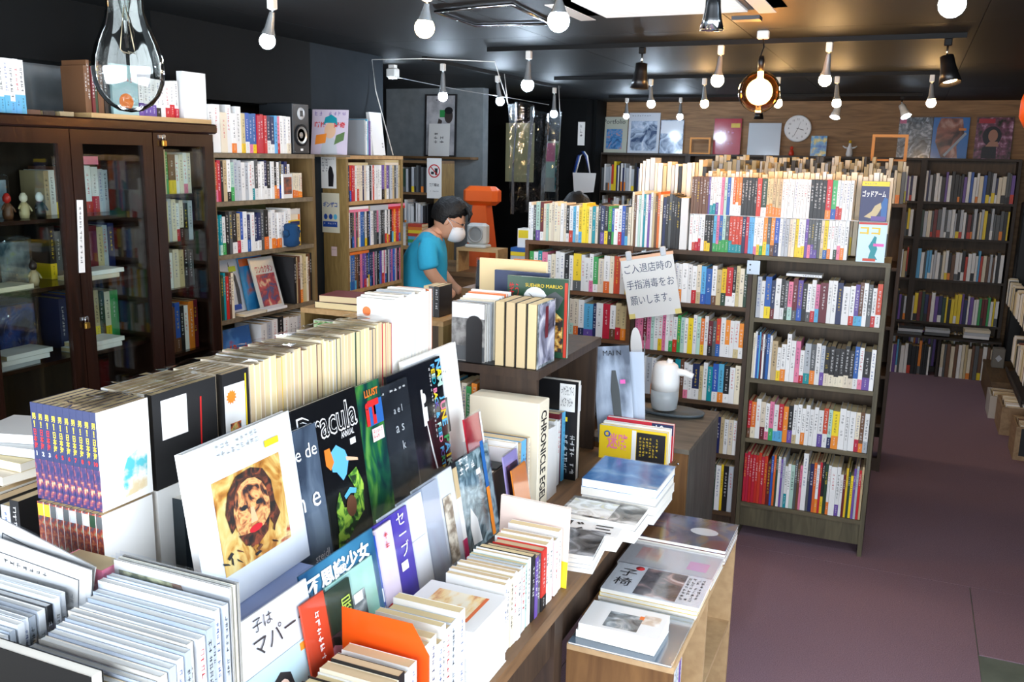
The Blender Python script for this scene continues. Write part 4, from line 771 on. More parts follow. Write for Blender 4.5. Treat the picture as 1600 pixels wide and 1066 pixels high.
def can_lamp(x, y, la, metal, warm, tilt=(0, 0), z=2.378, s=1.0):
    o = thing('spot_can', la, 'lamp', T(x, y, z), 'track lamps under the ceiling')
    part('adapter', MB().bbox(-.016, .016, -.012, .012, -.03, 0, TRK, .003), o); part('stem', MB().tube([(0, 0, -.028), (0, 0, -.075)], .005, CHR), o)
    A_ = T(0, 0, -.07, 0, R_(tilt[0]), R_(tilt[1]))
    part('can_body', MB().lathe([(q*s, z_*s) for q, z_ in ((.012, 0), (.028, -.004), (.03, -.04), (.036, -.08), (.047, -.125), (.044, -.125), (.034, -.085))], metal, 20, capt=False), o, A_)
    part('bulb', MB().lathe([(.001, -.118*s), (.028*s, -.112*s), (.033*s, -.1*s), (.02*s, -.08*s), (.012*s, -.06*s)], WARM if warm else COOL, 14), o, A_)
    return o
bulb_lamp(-2.12, 2.74, 0, 'cool bulb lamp hanging from the track above the loudspeaker', (0, 14), .15)
bulb_lamp(-1.504, 2.74, 1, 'warm bulb lamp on the track beside the air conditioner', (0, 6), .125, 1.15)
bulb_lamp(-1.045, 2.74, 0, 'cool bulb lamp in front of the air conditioner grille', (0, 0), .12, 1.2)
can_lamp(-.574, 2.74, 'chrome spot lamp hanging below the air conditioner edge', CHR, 0, (0, 0), 2.378, .75)
bulb_lamp(.048, 2.74, 0, 'cool bulb lamp alone near the ceiling above the aisle', (0, 0), .12, 1.2)
bulb_lamp(-1.87, 4.49, 0, 'bright cool bulb lamp on the island track above the register end', (0, 2), .17, 1.15)
can_lamp(-1.272, 4.49, 'black spot lamp on the island track between two bulb lamps', BLKM, 1, (0, 4))
bulb_lamp(-.89, 4.49, 1, 'warm bulb lamp on the island track beside the amber globe', (0, 4), .16, 1.1)
bulb_lamp(-.405, 4.49, 1, 'warm bulb lamp on the island track between amber globe and aisle', (8, 4), .165)
can_lamp(.08, 4.49, 'black spot lamp at the aisle end of the island track', BLKM, 1, (-14, -12))
for x, w, la in ((-1.7, 0, 'cool bulb lamp on the far island track above the magazines'), (-1.335, 1, 'warm bulb lamp on the far island track, middle of the row'), (-.86, 1, 'warm bulb lamp on the far track behind the amber globe'), (-.5, 1, 'warm bulb lamp on the far track above the white comics'), (.045, 1, 'warm bulb lamp at the aisle end of the far track')): bulb_lamp(x, 6.25, w, la, (0, -4), .165)
bulb_lamp(-2.43, 8.15, 0, 'cool bulb lamp before the white photo book', (0, 0), .16, .9); bulb_lamp(-1.94, 8.15, 0, 'cool bulb lamp before the snowy photo book', (0, 0), .165)
can_lamp(-1.26, 8.15, 'black spot lamp before the silver album', BLKM, 1, (0, 0), s=.9); can_lamp(-.625, 8.15, 'white spot lamp before the wall clock', WPL, 0, (-25, 10), s=.9); can_lamp(-.145, 8.15, 'white spot lamp before the torso magazine', WPL, 0, (-25, -25), s=.9)
bulb_lamp(-2.63, 4.99, 0, 'cool bulb lamp hung above the shop clerk', (0, 0), .19); bulb_lamp(-2.65, 5.82, 0, 'cool bulb lamp at the near end of the plastic sheet', (0, -10), .17); bulb_lamp(-2.65, 6.9, 0, 'cool bulb lamp at the far end of the plastic sheet', (0, 0), .2)
o = thing('ceiling_spot', 'small white lamp fixed at the recess beside the slate column', 'lamp', T(-3.1, 5.2, 2.32)); part('lamp_body', MB().bbox(-.035, .035, -.03, .03, 0, .06, WPL, .008), o); part('lamp_lens', MB().lathe([(.026, -.004), (.024, 0)], COOL, 14), o); part('mount', MB().box(-.02, .02, -.02, .02, .06, .08, WPL), o)
# amber globe pendant
gp = thing('globe_pendant', 'round amber glass pendant lamp above the comic island', 'lamp', T(-.655, 4.2, 2.4))
part('ceiling_plug', MB().bbox(-.025, .025, -.015, .015, -.035, 0, WPL, .004), gp); part('cord', MB().tube([(0, 0, -.03), (.006, 0, -.07), (-.003, 0, -.1), (0, 0, -.14)], .0035, TRK), gp); part('lamp_cap', MB().lathe([(.013, -.17), (.014, -.125), (.01, -.105)], BLKM, 16), gp)
AMB = film('amber_glass', (236, 176, 112), .2, .03)
part('glass_globe', MB().lathe([(.09*math.sin(math.pi*k/16), -.257-.09*math.cos(math.pi*k/16)) for k in range(1, 16)], AMB, 28), gp)
part('bulb', MB().lathe([(.001, -.312)]+[(.056*math.sin(math.pi*k/10), -.256-.056*math.cos(math.pi*k/10)) for k in range(1, 10)]+[(.013, -.198), (.012, -.17)], emis('globe_bulb_glow', (255, 226, 178), BULB_W*.35), 20), gp)
# big clear bulb in the foreground
cb = thing('glass_bulb', 'oversized clear glass bulb hanging in front of the glass cabinet', 'lamp', T(-1.28, 1.25, 1.912))
CG = mat('clear_bulb_glass', (255, 255, 255), 0.0); b_ = CG.node_tree.nodes['Principled BSDF']; b_.inputs['Transmission Weight'].default_value = 1; b_.inputs['IOR'].default_value = 1.06
CGF = film('thin_bulb_glass', (238, 242, 240), .22, .01)
prof = [(.001, 0), (.02, .003), (.038, .014), (.05, .03), (.058, .05), (.0605, .07), (.059, .09), (.053, .112), (.044, .134), (.036, .155), (.031, .172), (.03, .2)]
part('glass_envelope', MB().lathe(prof, CGF, 36, capb=False, capt=False), cb)
part('lamp_cap', MB().lathe([(.031, .195), (.033, .2), (.033, .24), (.02, .25), (.008, .27)], CHR, 24), cb)
part('glass_stem', MB().lathe([(.003, .11), (.004, .15), (.012, .2)], CGF, 12), cb)
part('filament', MB().tube([(-.002, 0, .18), (-.016, 0, .108), (-.012, .006, .1), (-.006, -.004, .103), (0, .006, .1), (.006, -.004, .103), (.012, .006, .1), (.016, 0, .108), (.002, 0, .18)], .0009, mat('tungsten', (190, 170, 140), .3, .8)), cb)
part('cord', MB().tube([(0, 0, .265), (0, 0, .4), (0, 0, .488)], .004, TRK), cb)
# air conditioner cassette
AW = mat('air_conditioner_white', (226, 222, 216), .6)
ac = thing('air_conditioner', 'white ceiling air conditioner cassette with slatted grille', 'air conditioner', T(-.865, 3.275, 2.4))
part('panel', ring(MB(), -.385, .385, -.325, .325, .11, 0, .035, AW), ac, Matrix.Rotation(R_(90), 4, 'X'))
part('intake_back', MB().box(-.28, .28, -.22, .22, -.02, -.002, mat('intake_grey', (120, 118, 116), .8)), ac)
gr = part('grille_frame', ring(MB(), -.282, .282, -.222, .222, .02, .025, .034, AW), ac, Matrix.Rotation(R_(90), 4, 'X'))
for k in range(23): part('grille_slat', MB().box(-.264, .264, -.2+k*.0175, -.192+k*.0175, -.031, -.022, AW), gr, Matrix.Rotation(R_(-90), 4, 'X'))
for x in (-.335, .335): part('air_flap', MB().box(x-.03, x+.03, -.19, .19, -.038, -.0355, AW), ac)
part('air_flap', MB().box(.2, .3, .235, .3, -.05, -.036, mat('dark_flap', (52, 52, 54), .5)), ac)
# curtain rail loop and hanging wires
tag(MB().tube([(-1.764, 3.28, 2.392), (-1.785, 3.68, 2.392), (-1.45, 3.71, 2.392), (-1.41, 3.21, 2.392), (-1.764, 3.28, 2.392)], .006, CHR).build('ceiling_rail'), 'thin chrome rail loop fixed to the dark ceiling', 'rail')
tag(MB().tube([(-2.78, 4.66, 1.84), (-2.88, 4.64, 2.2), (-2.89, 4.62, 2.37), (-2.6, 4.7, 2.377), (-2.25, 4.9, 2.372), (-2.35, 5.2, 2.3), (-2.57, 5.82, 2.2)], .003, WPL).build('white_wire'), 'white wire strung from the disc shelf across to the plastic sheet', 'wire')
tag(MB().tube([(-3.1, 5.2, 2.33), (-2.9, 5.3, 2.29), (-2.75, 5.5, 2.26), (-2.6, 5.9, 2.24), (-2.5, 6.4, 2.22)], .0025, mat('grey_wire', (140, 144, 146), .5)).build('grey_wire'), 'sagging grey wire running under the ceiling behind the clerk', 'wire')
tag(MB().tube([(-2.895, 4.08, 2.02)]+[(-2.895, 4.14+.06*math.sin(a), 1.98-.07*math.cos(a)+.02) for a in [k*.5 for k in range(14)]], .0012, MATS['grey_wire']).build('wire_loop'), 'loop of thin wire hanging on the slate column', 'wire')
# clear plastic sheet by the register
SHEET = film('clear_vinyl_sheet', (236, 242, 246), .2, .06, .035)
sv, sf = [], []
for i in range(25):
    y = 5.82+(6.82-5.82)*i/24
    for j in range(9):
        z = 2.19-.74*j/8+.03*math.sin(i*.26)*(j == 0); sv.append((-2.57+.03*math.sin(i*.9+j*.15)+.012*math.sin(i*2.1), y+.01*math.sin(j), z))
for i in range(24):
    for j in range(8): sf.append((i*9+j, i*9+j+1, (i+1)*9+j+1, (i+1)*9+j))
sh = tag(MB().add(sv, sf, SHEET, True).build('vinyl_sheet'), 'clear vinyl sheet hanging in folds beside the register', 'sheet')
part('hanging_string', MB().tube([(-2.57, 5.82, 2.19), (-2.6, 5.82, 2.39)], .002, WPL), sh); part('hanging_string', MB().tube([(-2.57, 6.82, 2.19), (-2.6, 6.86, 2.39)], .002, WPL), sh)
o = flat_sheet('clear_folder', 'yellowish paper in a clear folder hung behind the vinyl sheet', T(-3.68, 8.3, 1.6), .3, .56, mat('yellowed_paper', (170, 170, 130), .6), 'paper')
# orange speaker at the right edge
o = thing('orange_speaker', 'orange rounded horn hanging near the ceiling above the aisle', 'speaker', T(.64, 6.4, 2.17))
part('horn', MB().lathe([(.09, -.07), (.1, 0), (.07, .09), (.03, .15)], OR, 20, T(0, 0, 0, 0, R_(15), R_(-20))), o); part('hanger', MB().tube([(.01, 0, .12), (.02, 0, .23)], .006, TRK), o)
part('grille', MB().lathe([(.085, -.072), (.0001, -.06)], CHR, 20, T(0, 0, 0, 0, R_(15), R_(-20)), capb=False, capt=False), o)
# ================================================================== the long display table
TBX = wood('table_brown_top', (92, 66, 42), (132, 98, 64), 'y'); TBD = wood('table_dark_wood', (44, 32, 24), (70, 52, 38), 'z'); MDF = ramp_mat('raw_board', [(.3, (178, 146, 106)), (.7, (198, 166, 124))], 30, rough=.7)
def FX(x, y, z, rx=0): return T(x, y, z, RZ90, rx)
tb = thing('display_table', 'long brown display table with stepped tiers full of books', 'table')
part('table_top', MB().box(-1.43, -.7, .55, 3.17, .735, .77, TBX), tb)
for x in (-1.42, -.78):
    for y in (.6, 1.98, 3.05): part('leg', MB().box(x, x+.06, y, y+.06, 0, .735, TBD), tb)
part('apron', MB().box(-.75, -.73, .66, 1.98, .6, .735, TBD), tb); part('apron', MB().box(-.75, -.73, 2.04, 3.05, .6, .735, TBD), tb)
part('front_ledge', MB().box(-1.0, -.885, 1.04, 2.2, .77, .82, TBD), tb); part('middle_tier', MB().box(-1.42, -1.0, 1.08, 2.3, .77, .975, TBD), tb); part('rear_tier', MB().box(-1.42, -1.2, 1.05, 2.3, .975, 1.06, TBD), tb)
CARD = mat('cream_card', (236, 218, 188), .7)
for i, (y0, y1, c) in enumerate(((1.3, 1.6, CARD), (1.65, 1.92, CARD), (1.97, 2.22, CARD), (2.24, 2.295, mat('dark_card', (52, 60, 60), .6)))):
    tag(MB().box(-1.18, -1.005, y0, y1, .9755, .979, c).build('card_sheet'), ['cream card lying before the slate-grey book', 'cream card lying before the green jungle comic', 'cream card lying before the black robot book', 'dark card lying before the white photo book'][i], 'card')
tag(MB().box(-1.1, -.99, 1.13, 1.4, .9755, 1.039, mat('periwinkle_box', (150, 168, 214), .6)).build('paper_ream'), 'pale blue paper pack under the portrait book', 'paper')
# ---- rear row: comic set in two storeys
NAVY = mat('comic_navy', (36, 44, 84), .35); CROWD = ramp_mat('comic_crowd_print', [(.4, (34, 40, 84)), (.5, (70, 46, 90)), (.56, (130, 60, 70)), (.64, (200, 160, 120)), (.72, (230, 214, 180))], 75, rough=.35)
RUST = ramp_mat('rust_crowd_print', [(.38, (80, 70, 80)), (.47, (130, 50, 46)), (.56, (170, 90, 60)), (.66, (140, 150, 120))], 90, rough=.35)
for k in range(10):
    M = T(-1.365+k*.0155, 1.065, 1.2405); t = .0152
    mb = MB().box(0, .001, 0, .113, 0, .176, NAVY).box(t-.001, t, 0, .113, 0, .176, cm('w') if k == 9 else NAVY).box(.001, t-.001, 0, .001, 0, .176, NAVY)
    o = tag(mb.build('comic_book', None, M), f"navy comic volume numbered {'one two three four five six seven eight nine ten'.split()[k]} in the ten-volume set on the display table", 'comic', 'navy ten-volume comic set')
    part('page_block', MB().box(.001, t-.001, .001, .1125, .0005, .1755, PAGE), o)
    text('男', INKY, o, t/2, -.0006, .152, .0085, .011, bold=.02); text('！', INKY, o, t/2, -.0006, .138, .003, .011, bold=.02)
    text(vert('日本海'), INKR if k < 3 else INKY, o, t/2, -.0006, .111, .0085, .036, bold=.02); text(str(k+1), INKW if k < 3 else INKR, o, t/2, -.0006, .085, h=.008, bold=.03)
    pic(o, 'spine_picture', rect(.0004, t-.0004, .002, .074), CROWD, -.0003)
    if k == 9:
        RXX = Matrix.Rotation(R_(90), 4, 'Z')
        for z in (.155, .138): part('barcode', MB().poly(rect(.02, .05, z-.006, z+.004), ramp_mat('barcode_print', [(.48, (20, 20, 20)), (.52, (240, 240, 240))], 220, (.02, 1, .02), 0, interp='CONSTANT')), o, T(t+.0003, 0, 0) @ RXX)
        part('back_picture', MB().poly([(.05, .01), (.1, .014), (.104, .075), (.085, .09), (.06, .08), (.045, .05)], ramp_mat('pastel_print', [(.4, (90, 190, 200)), (.5, (236, 236, 230)), (.62, (220, 200, 160))], 24)), o, T(t+.0003, 0, 0) @ RXX)
    o = tag(MB().box(0, .001, 0, .113, 0, .1755, RUST).box(t-.001, t, 0, .113, 0, .1755, cm('w')).box(.001, t-.001, 0, .001, 0, .1755, RUST).build('comic_book', None, T(-1.365+k*.0155, 1.062, 1.0605)), "rust-patterned comic in the lower storey under the navy set", 'comic', 'rust-patterned comics under the navy set')
    part('page_block', MB().box(.001, t-.001, .001, .1125, .0005, .175, PAGE), o)
    pic(o, 'spine_stripe', rect(.001, t-.001, .15, .172), cm('yygGgGgGEg'[k]), -.0003)
o = cover_book(FX(-1.186, 1.225, 1.0605), .13, .15, .03, mat('black_box', (30, 40, 46), .35), 'plain black box book under the barcode comic', 'book', 'book'); 
# bundle with black cover, bundle with sun cover
for k in range(7):
    o = book(T(-1.335+k*.0175, 1.19, 1.0605+.176), .0172, .18, .165, 'wccwcwk'[k], title=False, hard=False)
    tag(o, ['white', 'cream', 'second cream', 'third white', 'pale', 'thin white', 'black outermost'][k]+' book in the bundle behind the navy set', 'book', 'bundle behind the navy comic set')
    if k == 6: part('white_label', MB().poly(rect(.02, .085, .09, .165), cm('w')), o, T(.0176, 0, 0) @ Matrix.Rotation(RZ90, 4, 'Z')); part('red_ribbon', MB().poly([(.115, .005), (.119, .005), (.124, .15), (.12, .15)], cm('r')), o, T(.0176, 0, 0) @ Matrix.Rotation(RZ90, 4, 'Z'))
    o = book(T(-1.335+k*.0175, 1.19, 1.0605), .0172, .175, .165, 'ccwwccw'[k], title=False); tag(o, 'pale book in the lower layer of the bundle behind the navy set', 'book', 'lower layer behind the navy comic set')
for k in range(8):
    o = book(T(-1.335+k*.0155, 1.372, 1.0605), .0152, .355, .078, 'cccwccck'[k], title=False); tag(o, f"{'black sun-printed outermost' if k == 7 else 'cream inner'} tall booklet in the wrapped pile before the fore-edges", 'booklet', 'wrapped pile of tall booklets')
    if k == 7:
        RXX = T(.0156, 0, 0) @ Matrix.Rotation(RZ90, 4, 'Z'); part('white_panel', MB().poly(rect(.004, .065, .16, .33), cm('w')), o, RXX); part('yellow_frame', MB().poly(rect(.066, .07, .16, .345), cm('y')), o, RXX)
        part('sun_print', MB().poly([(.024+.016*(1 if i % 2 else .7)*math.cos(i*math.pi/12), .305+.016*(1 if i % 2 else .7)*math.sin(i*math.pi/12)) for i in range(24)], cm('o')), o, T(.0003, 0, 0) @ RXX); part('picture', MB().poly(rect(.018, .05, .19, .25), ramp_mat('poster_collage', [(.4, (60, 60, 50)), (.5, (200, 90, 40)), (.6, (230, 200, 120)), (.7, (60, 120, 80))], 60)), o, T(.0003, 0, 0) @ RXX)
# fore-edge row facing the room
def edge_row(row, y0, y1, xf, z, h, d, where, seed, jit=.006, cat='paperback', pages=PAGE):
    rg = random.Random(seed); sp = parse(row); ws = [s[2]*rg.uniform(.8, 1.2) for s in sp]; k = (y1-y0-.0006*len(sp))/sum(ws); y = y0
    for i, (a, bnd, wt, hh) in enumerate(sp):
        t = ws[i]*k; o = book(T(xf-d, y+t, z, -RZ90), t, h+rg.uniform(-jit, jit)+hh*.02, d-rg.uniform(0, .006), a, title=False, name='paperback', pages=pages)
        lo = phrase(sp[i-1][0]) if i else 'row-end'; hi = phrase(sp[i+1][0]) if i < len(sp)-1 else 'row-end'
        tag(o, f"{phrase(a)} {cat}, page edges outward, between {lo} and {hi} ones, {where}", cat, f"{cat}s, {where}"); y += t+.0006
edge_row('c c c w c y c c w c R c c c u c c w w k c c c c E c c c n c c r c r', 1.455, 2.02, -1.21, 1.0605, .36, .13, 'wrapped rear row', 71)
for k in range(11):
    t = .0188; o = book(T(-1.32, 2.022+k*.0195+t, 1.0605, -RZ90), t, .415+.004*(k % 3), .11, 'wwcwwGwcwwo'[k], title=False, pages=PAGEW, name='hardback'); tag(o, (ORD+['last'])[k]+' tall white-edged book of the set at the rear row end', 'hardback', 'tall white set at the rear row end')
    if k == 0: part('orange_dot', MB().poly(ell(.03, .38, .013, .013, 12), cm('o')), o, T(0, 0, 0) @ Matrix.Rotation(RZ90, 4, 'Z') @ T(0, -t-.0004, 0))
for y0, y1, x0, z in ((1.06, 1.185, -1.31, 1.418), (1.19, 1.36, -1.33, 1.421), (1.37, 1.64, -1.33, 1.424), (1.66, 2.0, -1.33, 1.43)):
    v = []; f = []; rg = random.Random(int(y0*100))
    for i in range(9):
        for j in range(7): v.append((x0+(-1.2-x0)*j/6, y0+(y1-y0)*i/8, z+rg.uniform(0, .01)))
    for i in range(8):
        for j in range(6): f.append((i*7+j, i*7+j+1, (i+1)*7+j+1, (i+1)*7+j))
    tag(MB().add(v, f, film('crinkle_wrap', (252, 252, 250), .22, .1, .0)).build('plastic_wrap'), ['crinkled clear wrap over the navy comic set', 'crinkled clear wrap over the bundle behind the navy set', 'crinkled clear wrap over the sun-printed booklets', 'crinkled clear wrap over the fore-edge row'][int(y0 > 1.1)+int(y0 > 1.3)+int(y0 > 1.6)], 'plastic wrap')
# ---- art books leaning on the row
def art(x, y0, w, h, t, col, label, z=.98, lean=8, yaw=0, sleeve=True, hard=True):
    return leaning(T(x, y0, z, RZ90+R_(yaw)), w, h, t, col, label, lean, 'art book', 'art_book', sleeve, None, hard)
o = art(-1.14, 2.03, .305, .335, .012, mat('matte_white_cover', (240, 238, 232), .6), 'white photo book with small grey figure picture leaning on the rear row', sleeve=False)
pic(o, 'cover_photo', rect(.12, .215, .09, .19), ramp_mat('grey_hand_print', [(.4, (30, 30, 28)), (.55, (110, 112, 106)), (.7, (190, 190, 184))], 16, (2, 1, .5))); put_marks(o, 1, .15, -.001, .27, .1, .012, MATS['fan_mesh'], 9)
o = art(-1.126, 1.92, .285, .32, .008, mat('black_gloss_cover', (22, 24, 30), .25), 'black robot book with colourful sideways lettering leaning on the rear row')
def rainbow(s, x, z0, h, step, rot=-90):
    cols = [cm(c) for c in 'aymtapyave']
    for i, ch in enumerate(s):
        if ch != ' ': text(ch, cols[i % 10], o, x, -.0025, z0-i*step, h=h, rot=R_(rot), bold=.03)
rainbow('NAM JUNE PAIK', .268, .3, .03, .0238); rainbow('FEED BACK & FEED FORTH', .235, .3, .02, .0138)
pic(o, 'robot_print', [(.16, .25), (.165, .25), (.165, .2), (.18, .2), (.18, .16), (.17, .16), (.19, .06), (.2, .02), (.193, .02), (.18, .07), (.168, .15), (.155, .15), (.155, .25)], INKW, -.0024); pic(o, 'robot_head', ell(.168, .225, .011, .014, 12), INKW, -.0026); put_marks(o, 14, .212, -.0024, .3, .008, .2, INKW)
o = art(-1.115, 1.765, .235, .305, .008, ramp_mat('dark_grey_art', [(.3, (36, 38, 42)), (.6, (62, 66, 70)), (.75, (110, 112, 112))], 5, dist=1.5, rough=.25), 'dark grey sleeved art book lettered ael and as')
for s_, z_ in (('a e l', .235), ('a s', .185), ('k', .14)): text(s_, cm('G'), o, .17 if s_ != 'k' else .18, -.0026, z_, h=.018 if s_ != 'k' else .022, bold=.0)
put_marks(o, 1, .1, -.0026, .29, .12, .008, INKW, 6)
o = art(-1.103, 1.635, .215, .335, .01, ramp_mat('jungle_print', [(.36, (20, 60, 60)), (.46, (30, 100, 70)), (.56, (70, 140, 60)), (.66, (110, 170, 80))], 12, (1, 1, .5), dist=2, rough=.3), 'green jungle comic with red lettering leaning between black books')
text('iT', INKR, o, .168, -.0026, .262, .06, .06, bold=.06); text('LLUST', cm('o'), o, .172, -.0026, .31, .06, .018, bold=.03); pic(o, 'blue_band', rect(.15, .213, .23, .29), cm('b'), -.0022)
pic(o, 'pink_label', rect(.155, .205, .19, .222), mat('pale_pink_label', (244, 214, 214), .6), -.0027); put_marks(o, 2, .16, -.0031, .22, .04, .026, INKR, 5)
o = art(-1.088, 1.46, .265, .345, .012, mat('black_annual_cover', (20, 20, 22), .25), 'black horror annual with white gothic title and blue-clad figure')
text('Dracula', INKW, o, .145, -.0026, .292, .218, .066, bold=.022); text('Dracula', mat('black_annual_cover', (20, 20, 22)), o, .145, -.0034, .292, .21, .058, bold=-.004); text('ANNUAL', INKW, o, .21, -.0026, .25, .05, .014); pic(o, 'price_sticker', rect(.215, .237, .22, .234), cm('w'), -.0027)
pic(o, 'blue_garment', [(.13, .22), (.16, .235), (.19, .215), (.2, .19), (.185, .16), (.17, .15), (.15, .175), (.135, .18)], cm('a'), -.0026); pic(o, 'orange_garment', [(.115, .235), (.135, .235), (.145, .2), (.13, .185), (.115, .2)], cm('o'), -.0027); pic(o, 'arm_print', [(.19, .2), (.235, .185), (.236, .178), (.192, .19)], mat('poster_skin', (226, 184, 150)), -.0027)
pic(o, 'foliage_print', [(.13, .03), (.16, .015), (.2, .04), (.235, .06), (.245, .12), (.225, .165), (.19, .155), (.21, .12), (.19, .08), (.16, .09), (.15, .13), (.13, .1)], ramp_mat('leaf_print', [(.42, (20, 50, 20)), (.5, (70, 130, 40)), (.6, (160, 200, 70))], 30, dist=2), -.0024)
pic(o, 'leaf_print', [(.12, .01), (.14, .005), (.16, .03), (.15, .055), (.125, .04)], MATS['leaf_print'], -.0026); pic(o, 'teal_hat', [(.165, .115), (.19, .128), (.215, .118), (.21, .108), (.19, .114), (.17, .106)], cm('a'), -.0027); pic(o, 'hair_print', ell(.188, .085, .02, .025, 12), cm('u'), -.0026)
o = art(-1.072, 1.325, .215, .31, .012, ramp_mat('silver_streak_print', [(.34, (62, 72, 86)), (.5, (90, 102, 116)), (.66, (116, 128, 140))], 9, (1, 1, .6), dist=1, rough=.2), 'slate-grey photo book with white lettering')
text('see de', INKW, o, .15, -.0026, .26, .11); text('g n e', INKW, o, .13, -.0026, .145, .13); text('steidl', INKW, o, .175, -.0026, .03, .05)
o = art(-1.048, 1.13, .305, .305, .016, mat('glossy_white_cover', (242, 242, 240), .3), 'large white book framing a thick-painted portrait of a bearded face', 1.04, 8, 2)
_pic = pic
def pic(p_, n_, pts, m_, y=-.0006): return _pic(p_, n_, [(.01+x*1.1, z*1.0) for x, z in pts], m_, y)
pic(o, 'painting', rect(.042, .222, .06, .235), ramp_mat('ochre_paint', [(.3, (150, 84, 30)), (.42, (206, 140, 60)), (.52, (238, 196, 110)), (.62, (244, 220, 150)), (.72, (190, 60, 40))], 14, (1, 1, .6), dist=2.5, rough=.35))
DP = ramp_mat('dark_paint', [(.4, (26, 20, 18)), (.52, (70, 36, 24)), (.64, (130, 60, 36))], 30, dist=2); LP = ramp_mat('skin_paint', [(.38, (40, 28, 30)), (.46, (170, 100, 60)), (.58, (228, 176, 110)), (.7, (190, 60, 60))], 26, dist=2)
pic(o, 'hair_paint', [(.07, .13), (.062, .17), (.075, .205), (.1, .228), (.14, .232), (.17, .22), (.188, .19), (.19, .15), (.2, .12), (.18, .1), (.16, .14), (.1, .15)], DP, -.0024); pic(o, 'face_paint', ell(.128, .155, .048, .06, 16), LP, -.0026); pic(o, 'beard_paint', [(.085, .12), (.1, .095), (.13, .085), (.16, .1), (.172, .13), (.15, .115), (.11, .115)], DP, -.0028)
pic(o, 'lip_paint', ell(.13, .118, .018, .007, 10), cm('r'), -.003); pic(o, 'eye_paint', ell(.108, .165, .009, .005, 8), INK, -.003); pic(o, 'eye_paint', ell(.148, .163, .009, .005, 8), INK, -.003); pic(o, 'nose_paint', [(.124, .16), (.132, .16), (.138, .13), (.12, .13)], cm('s'), -.0029)
rg = random.Random(9)
for k in range(16):
    x, z = rg.uniform(.05, .21), rg.uniform(.065, .1); a = rg.uniform(0, 3); pic(o, 'brush_stroke', [(x, z), (x+.014*math.cos(a), z+.014*math.sin(a)), (x+.016*math.cos(a)+.003, z+.012*math.sin(a)-.004), (x+.004, z-.005)], rg.choice((INK, DP, cm('u'))), -.0026)
pic(o, 'yellow_sticker', rect(.185, .225, .255, .268), cm('y'), -.0024); put_marks(o, 2, .08, -.0024, .3, .12, .03, MATS['fan_mesh'], 9, 5)
pic = _pic
# ---- second row: magazines leaning against the middle tier
def mag(i, y0, w, h, col, label, z=.8205, sleeve=True):
    return leaning(FX(-.893-.0062*i, y0, z), w, h, .004, col, label, 10, 'magazine', 'magazine', sleeve)
TEALIL = ramp_mat('teal_engraving_print', [(.36, (60, 84, 88)), (.5, (130, 156, 158)), (.62, (190, 208, 206))], 22, dist=2, rough=.3)
o = mag(12, 1.975, .215, .255, TEALIL, 'teal engraved-picture magazine leaning at the tier end'); put_marks(o, 2, .03, -.0026, .262, .09, .05, INKW, 3); pic(o, 'white_price', rect(.12, .145, .19, .205), cm('w'), -.0027); pic(o, 'white_drape', [(.05, .02), (.1, .015), (.09, .08), (.06, .12), (.045, .07)], cm('w'), -.0024); pic(o, 'blue_edge', rect(.165, .184, .14, .27), cm('b'), -.0024); pic(o, 'orange_edge', rect(.165, .184, .004, .14), cm('o'), -.0024)
o = mag(11, 1.855, .13, .262, cm('k'), 'dark magazine with magenta foot beside the teal engraved one'); pic(o, 'magenta_foot', rect(.08, .128, .005, .06), mat('magenta_print', (190, 20, 90), .4), -.0024); pic(o, 'white_mid', rect(.08, .128, .06, .17), cm('w'), -.0024); pic(o, 'gold_top', rect(.08, .128, .17, .25), cm('s'), -.0024)
o = mag(10, 1.75, .2, .262, cm('w'), 'white magazine with tall brown picture strip'); pic(o, 'picture_strip', rect(.13, .175, .03, .2), ramp_mat('brown_relief_print', [(.4, (130, 116, 100)), (.6, (214, 206, 190))], 40), -.0024)
o = mag(9, 1.67, .19, .26, ramp_mat('silver_gradient_print', [(.3, (180, 184, 192)), (.7, (192, 196, 204))], 2, rough=.2), 'silver-grey sleeved magazine beside a white one on the ledge'); pic(o, 'white_band', rect(.005, .09, .02, .25), cm('w'), -.0022)
o = mag(8, 1.58, .19, .258, cm('w'), 'white sleeved magazine with faint grey panel'); pic(o, 'grey_panel', rect(.11, .18, .03, .16), mat('pale_panel', (216, 218, 224), .4), -.0022); put_marks(o, 3, .02, -.0026, .23, .06, .05, MATS['fan_mesh'], 2)
o = mag(7, 1.5, .19, .255, mat('deep_purple_cover', (84, 66, 170), .3), 'purple magazine with white scrawled title'); text(vert('セーブ'), INKW, o, .155, -.0026, .2, .035, .1); pic(o, 'white_price', rect(.13, .158, .12, .14), cm('w'), -.0027)
o = mag(6, 1.42, .19, .25, ramp_mat('pink_manga_print', [(.4, (244, 226, 232)), (.6, (238, 208, 216))], 6, rough=.3), 'pale pink comic magazine with round red emblem'); part('round_emblem', MB().lathe([(.03, 0), (.03, .0005), (.024, .0005), (.024, 0)], cm('r'), 20, T(.14, -.0024, .05, rx=R_(90)), capb=False, capt=False), o); put_marks(o, 2, .15, -.0026, .235, .02, .04, INKR)
o = mag(5, 1.36, .175, .245, cm('b'), 'blue magazine with beige label column'); put_marks(o, 5, .13, -.0026, .235, .03, .12, INKW); pic(o, 'beige_label', rect(.12, .17, .02, .09), cm('s'), -.0024); pic(o, 'white_label', rect(.12, .17, .1, .13), cm('w'), -.0024)
o = mag(4, 1.27, .25, .268, ramp_mat('teal_blue_cover', [(.4, (30, 84, 120)), (.6, (70, 140, 170))], 5, rough=.3), 'teal-blue magazine with bold white title across the top'); text('不思議少女', INKW, o, .12, -.0026, .236, .21, .036, bold=.04); pic(o, 'white_price', rect(.18, .205, .1, .12), cm('w'), -.0027)
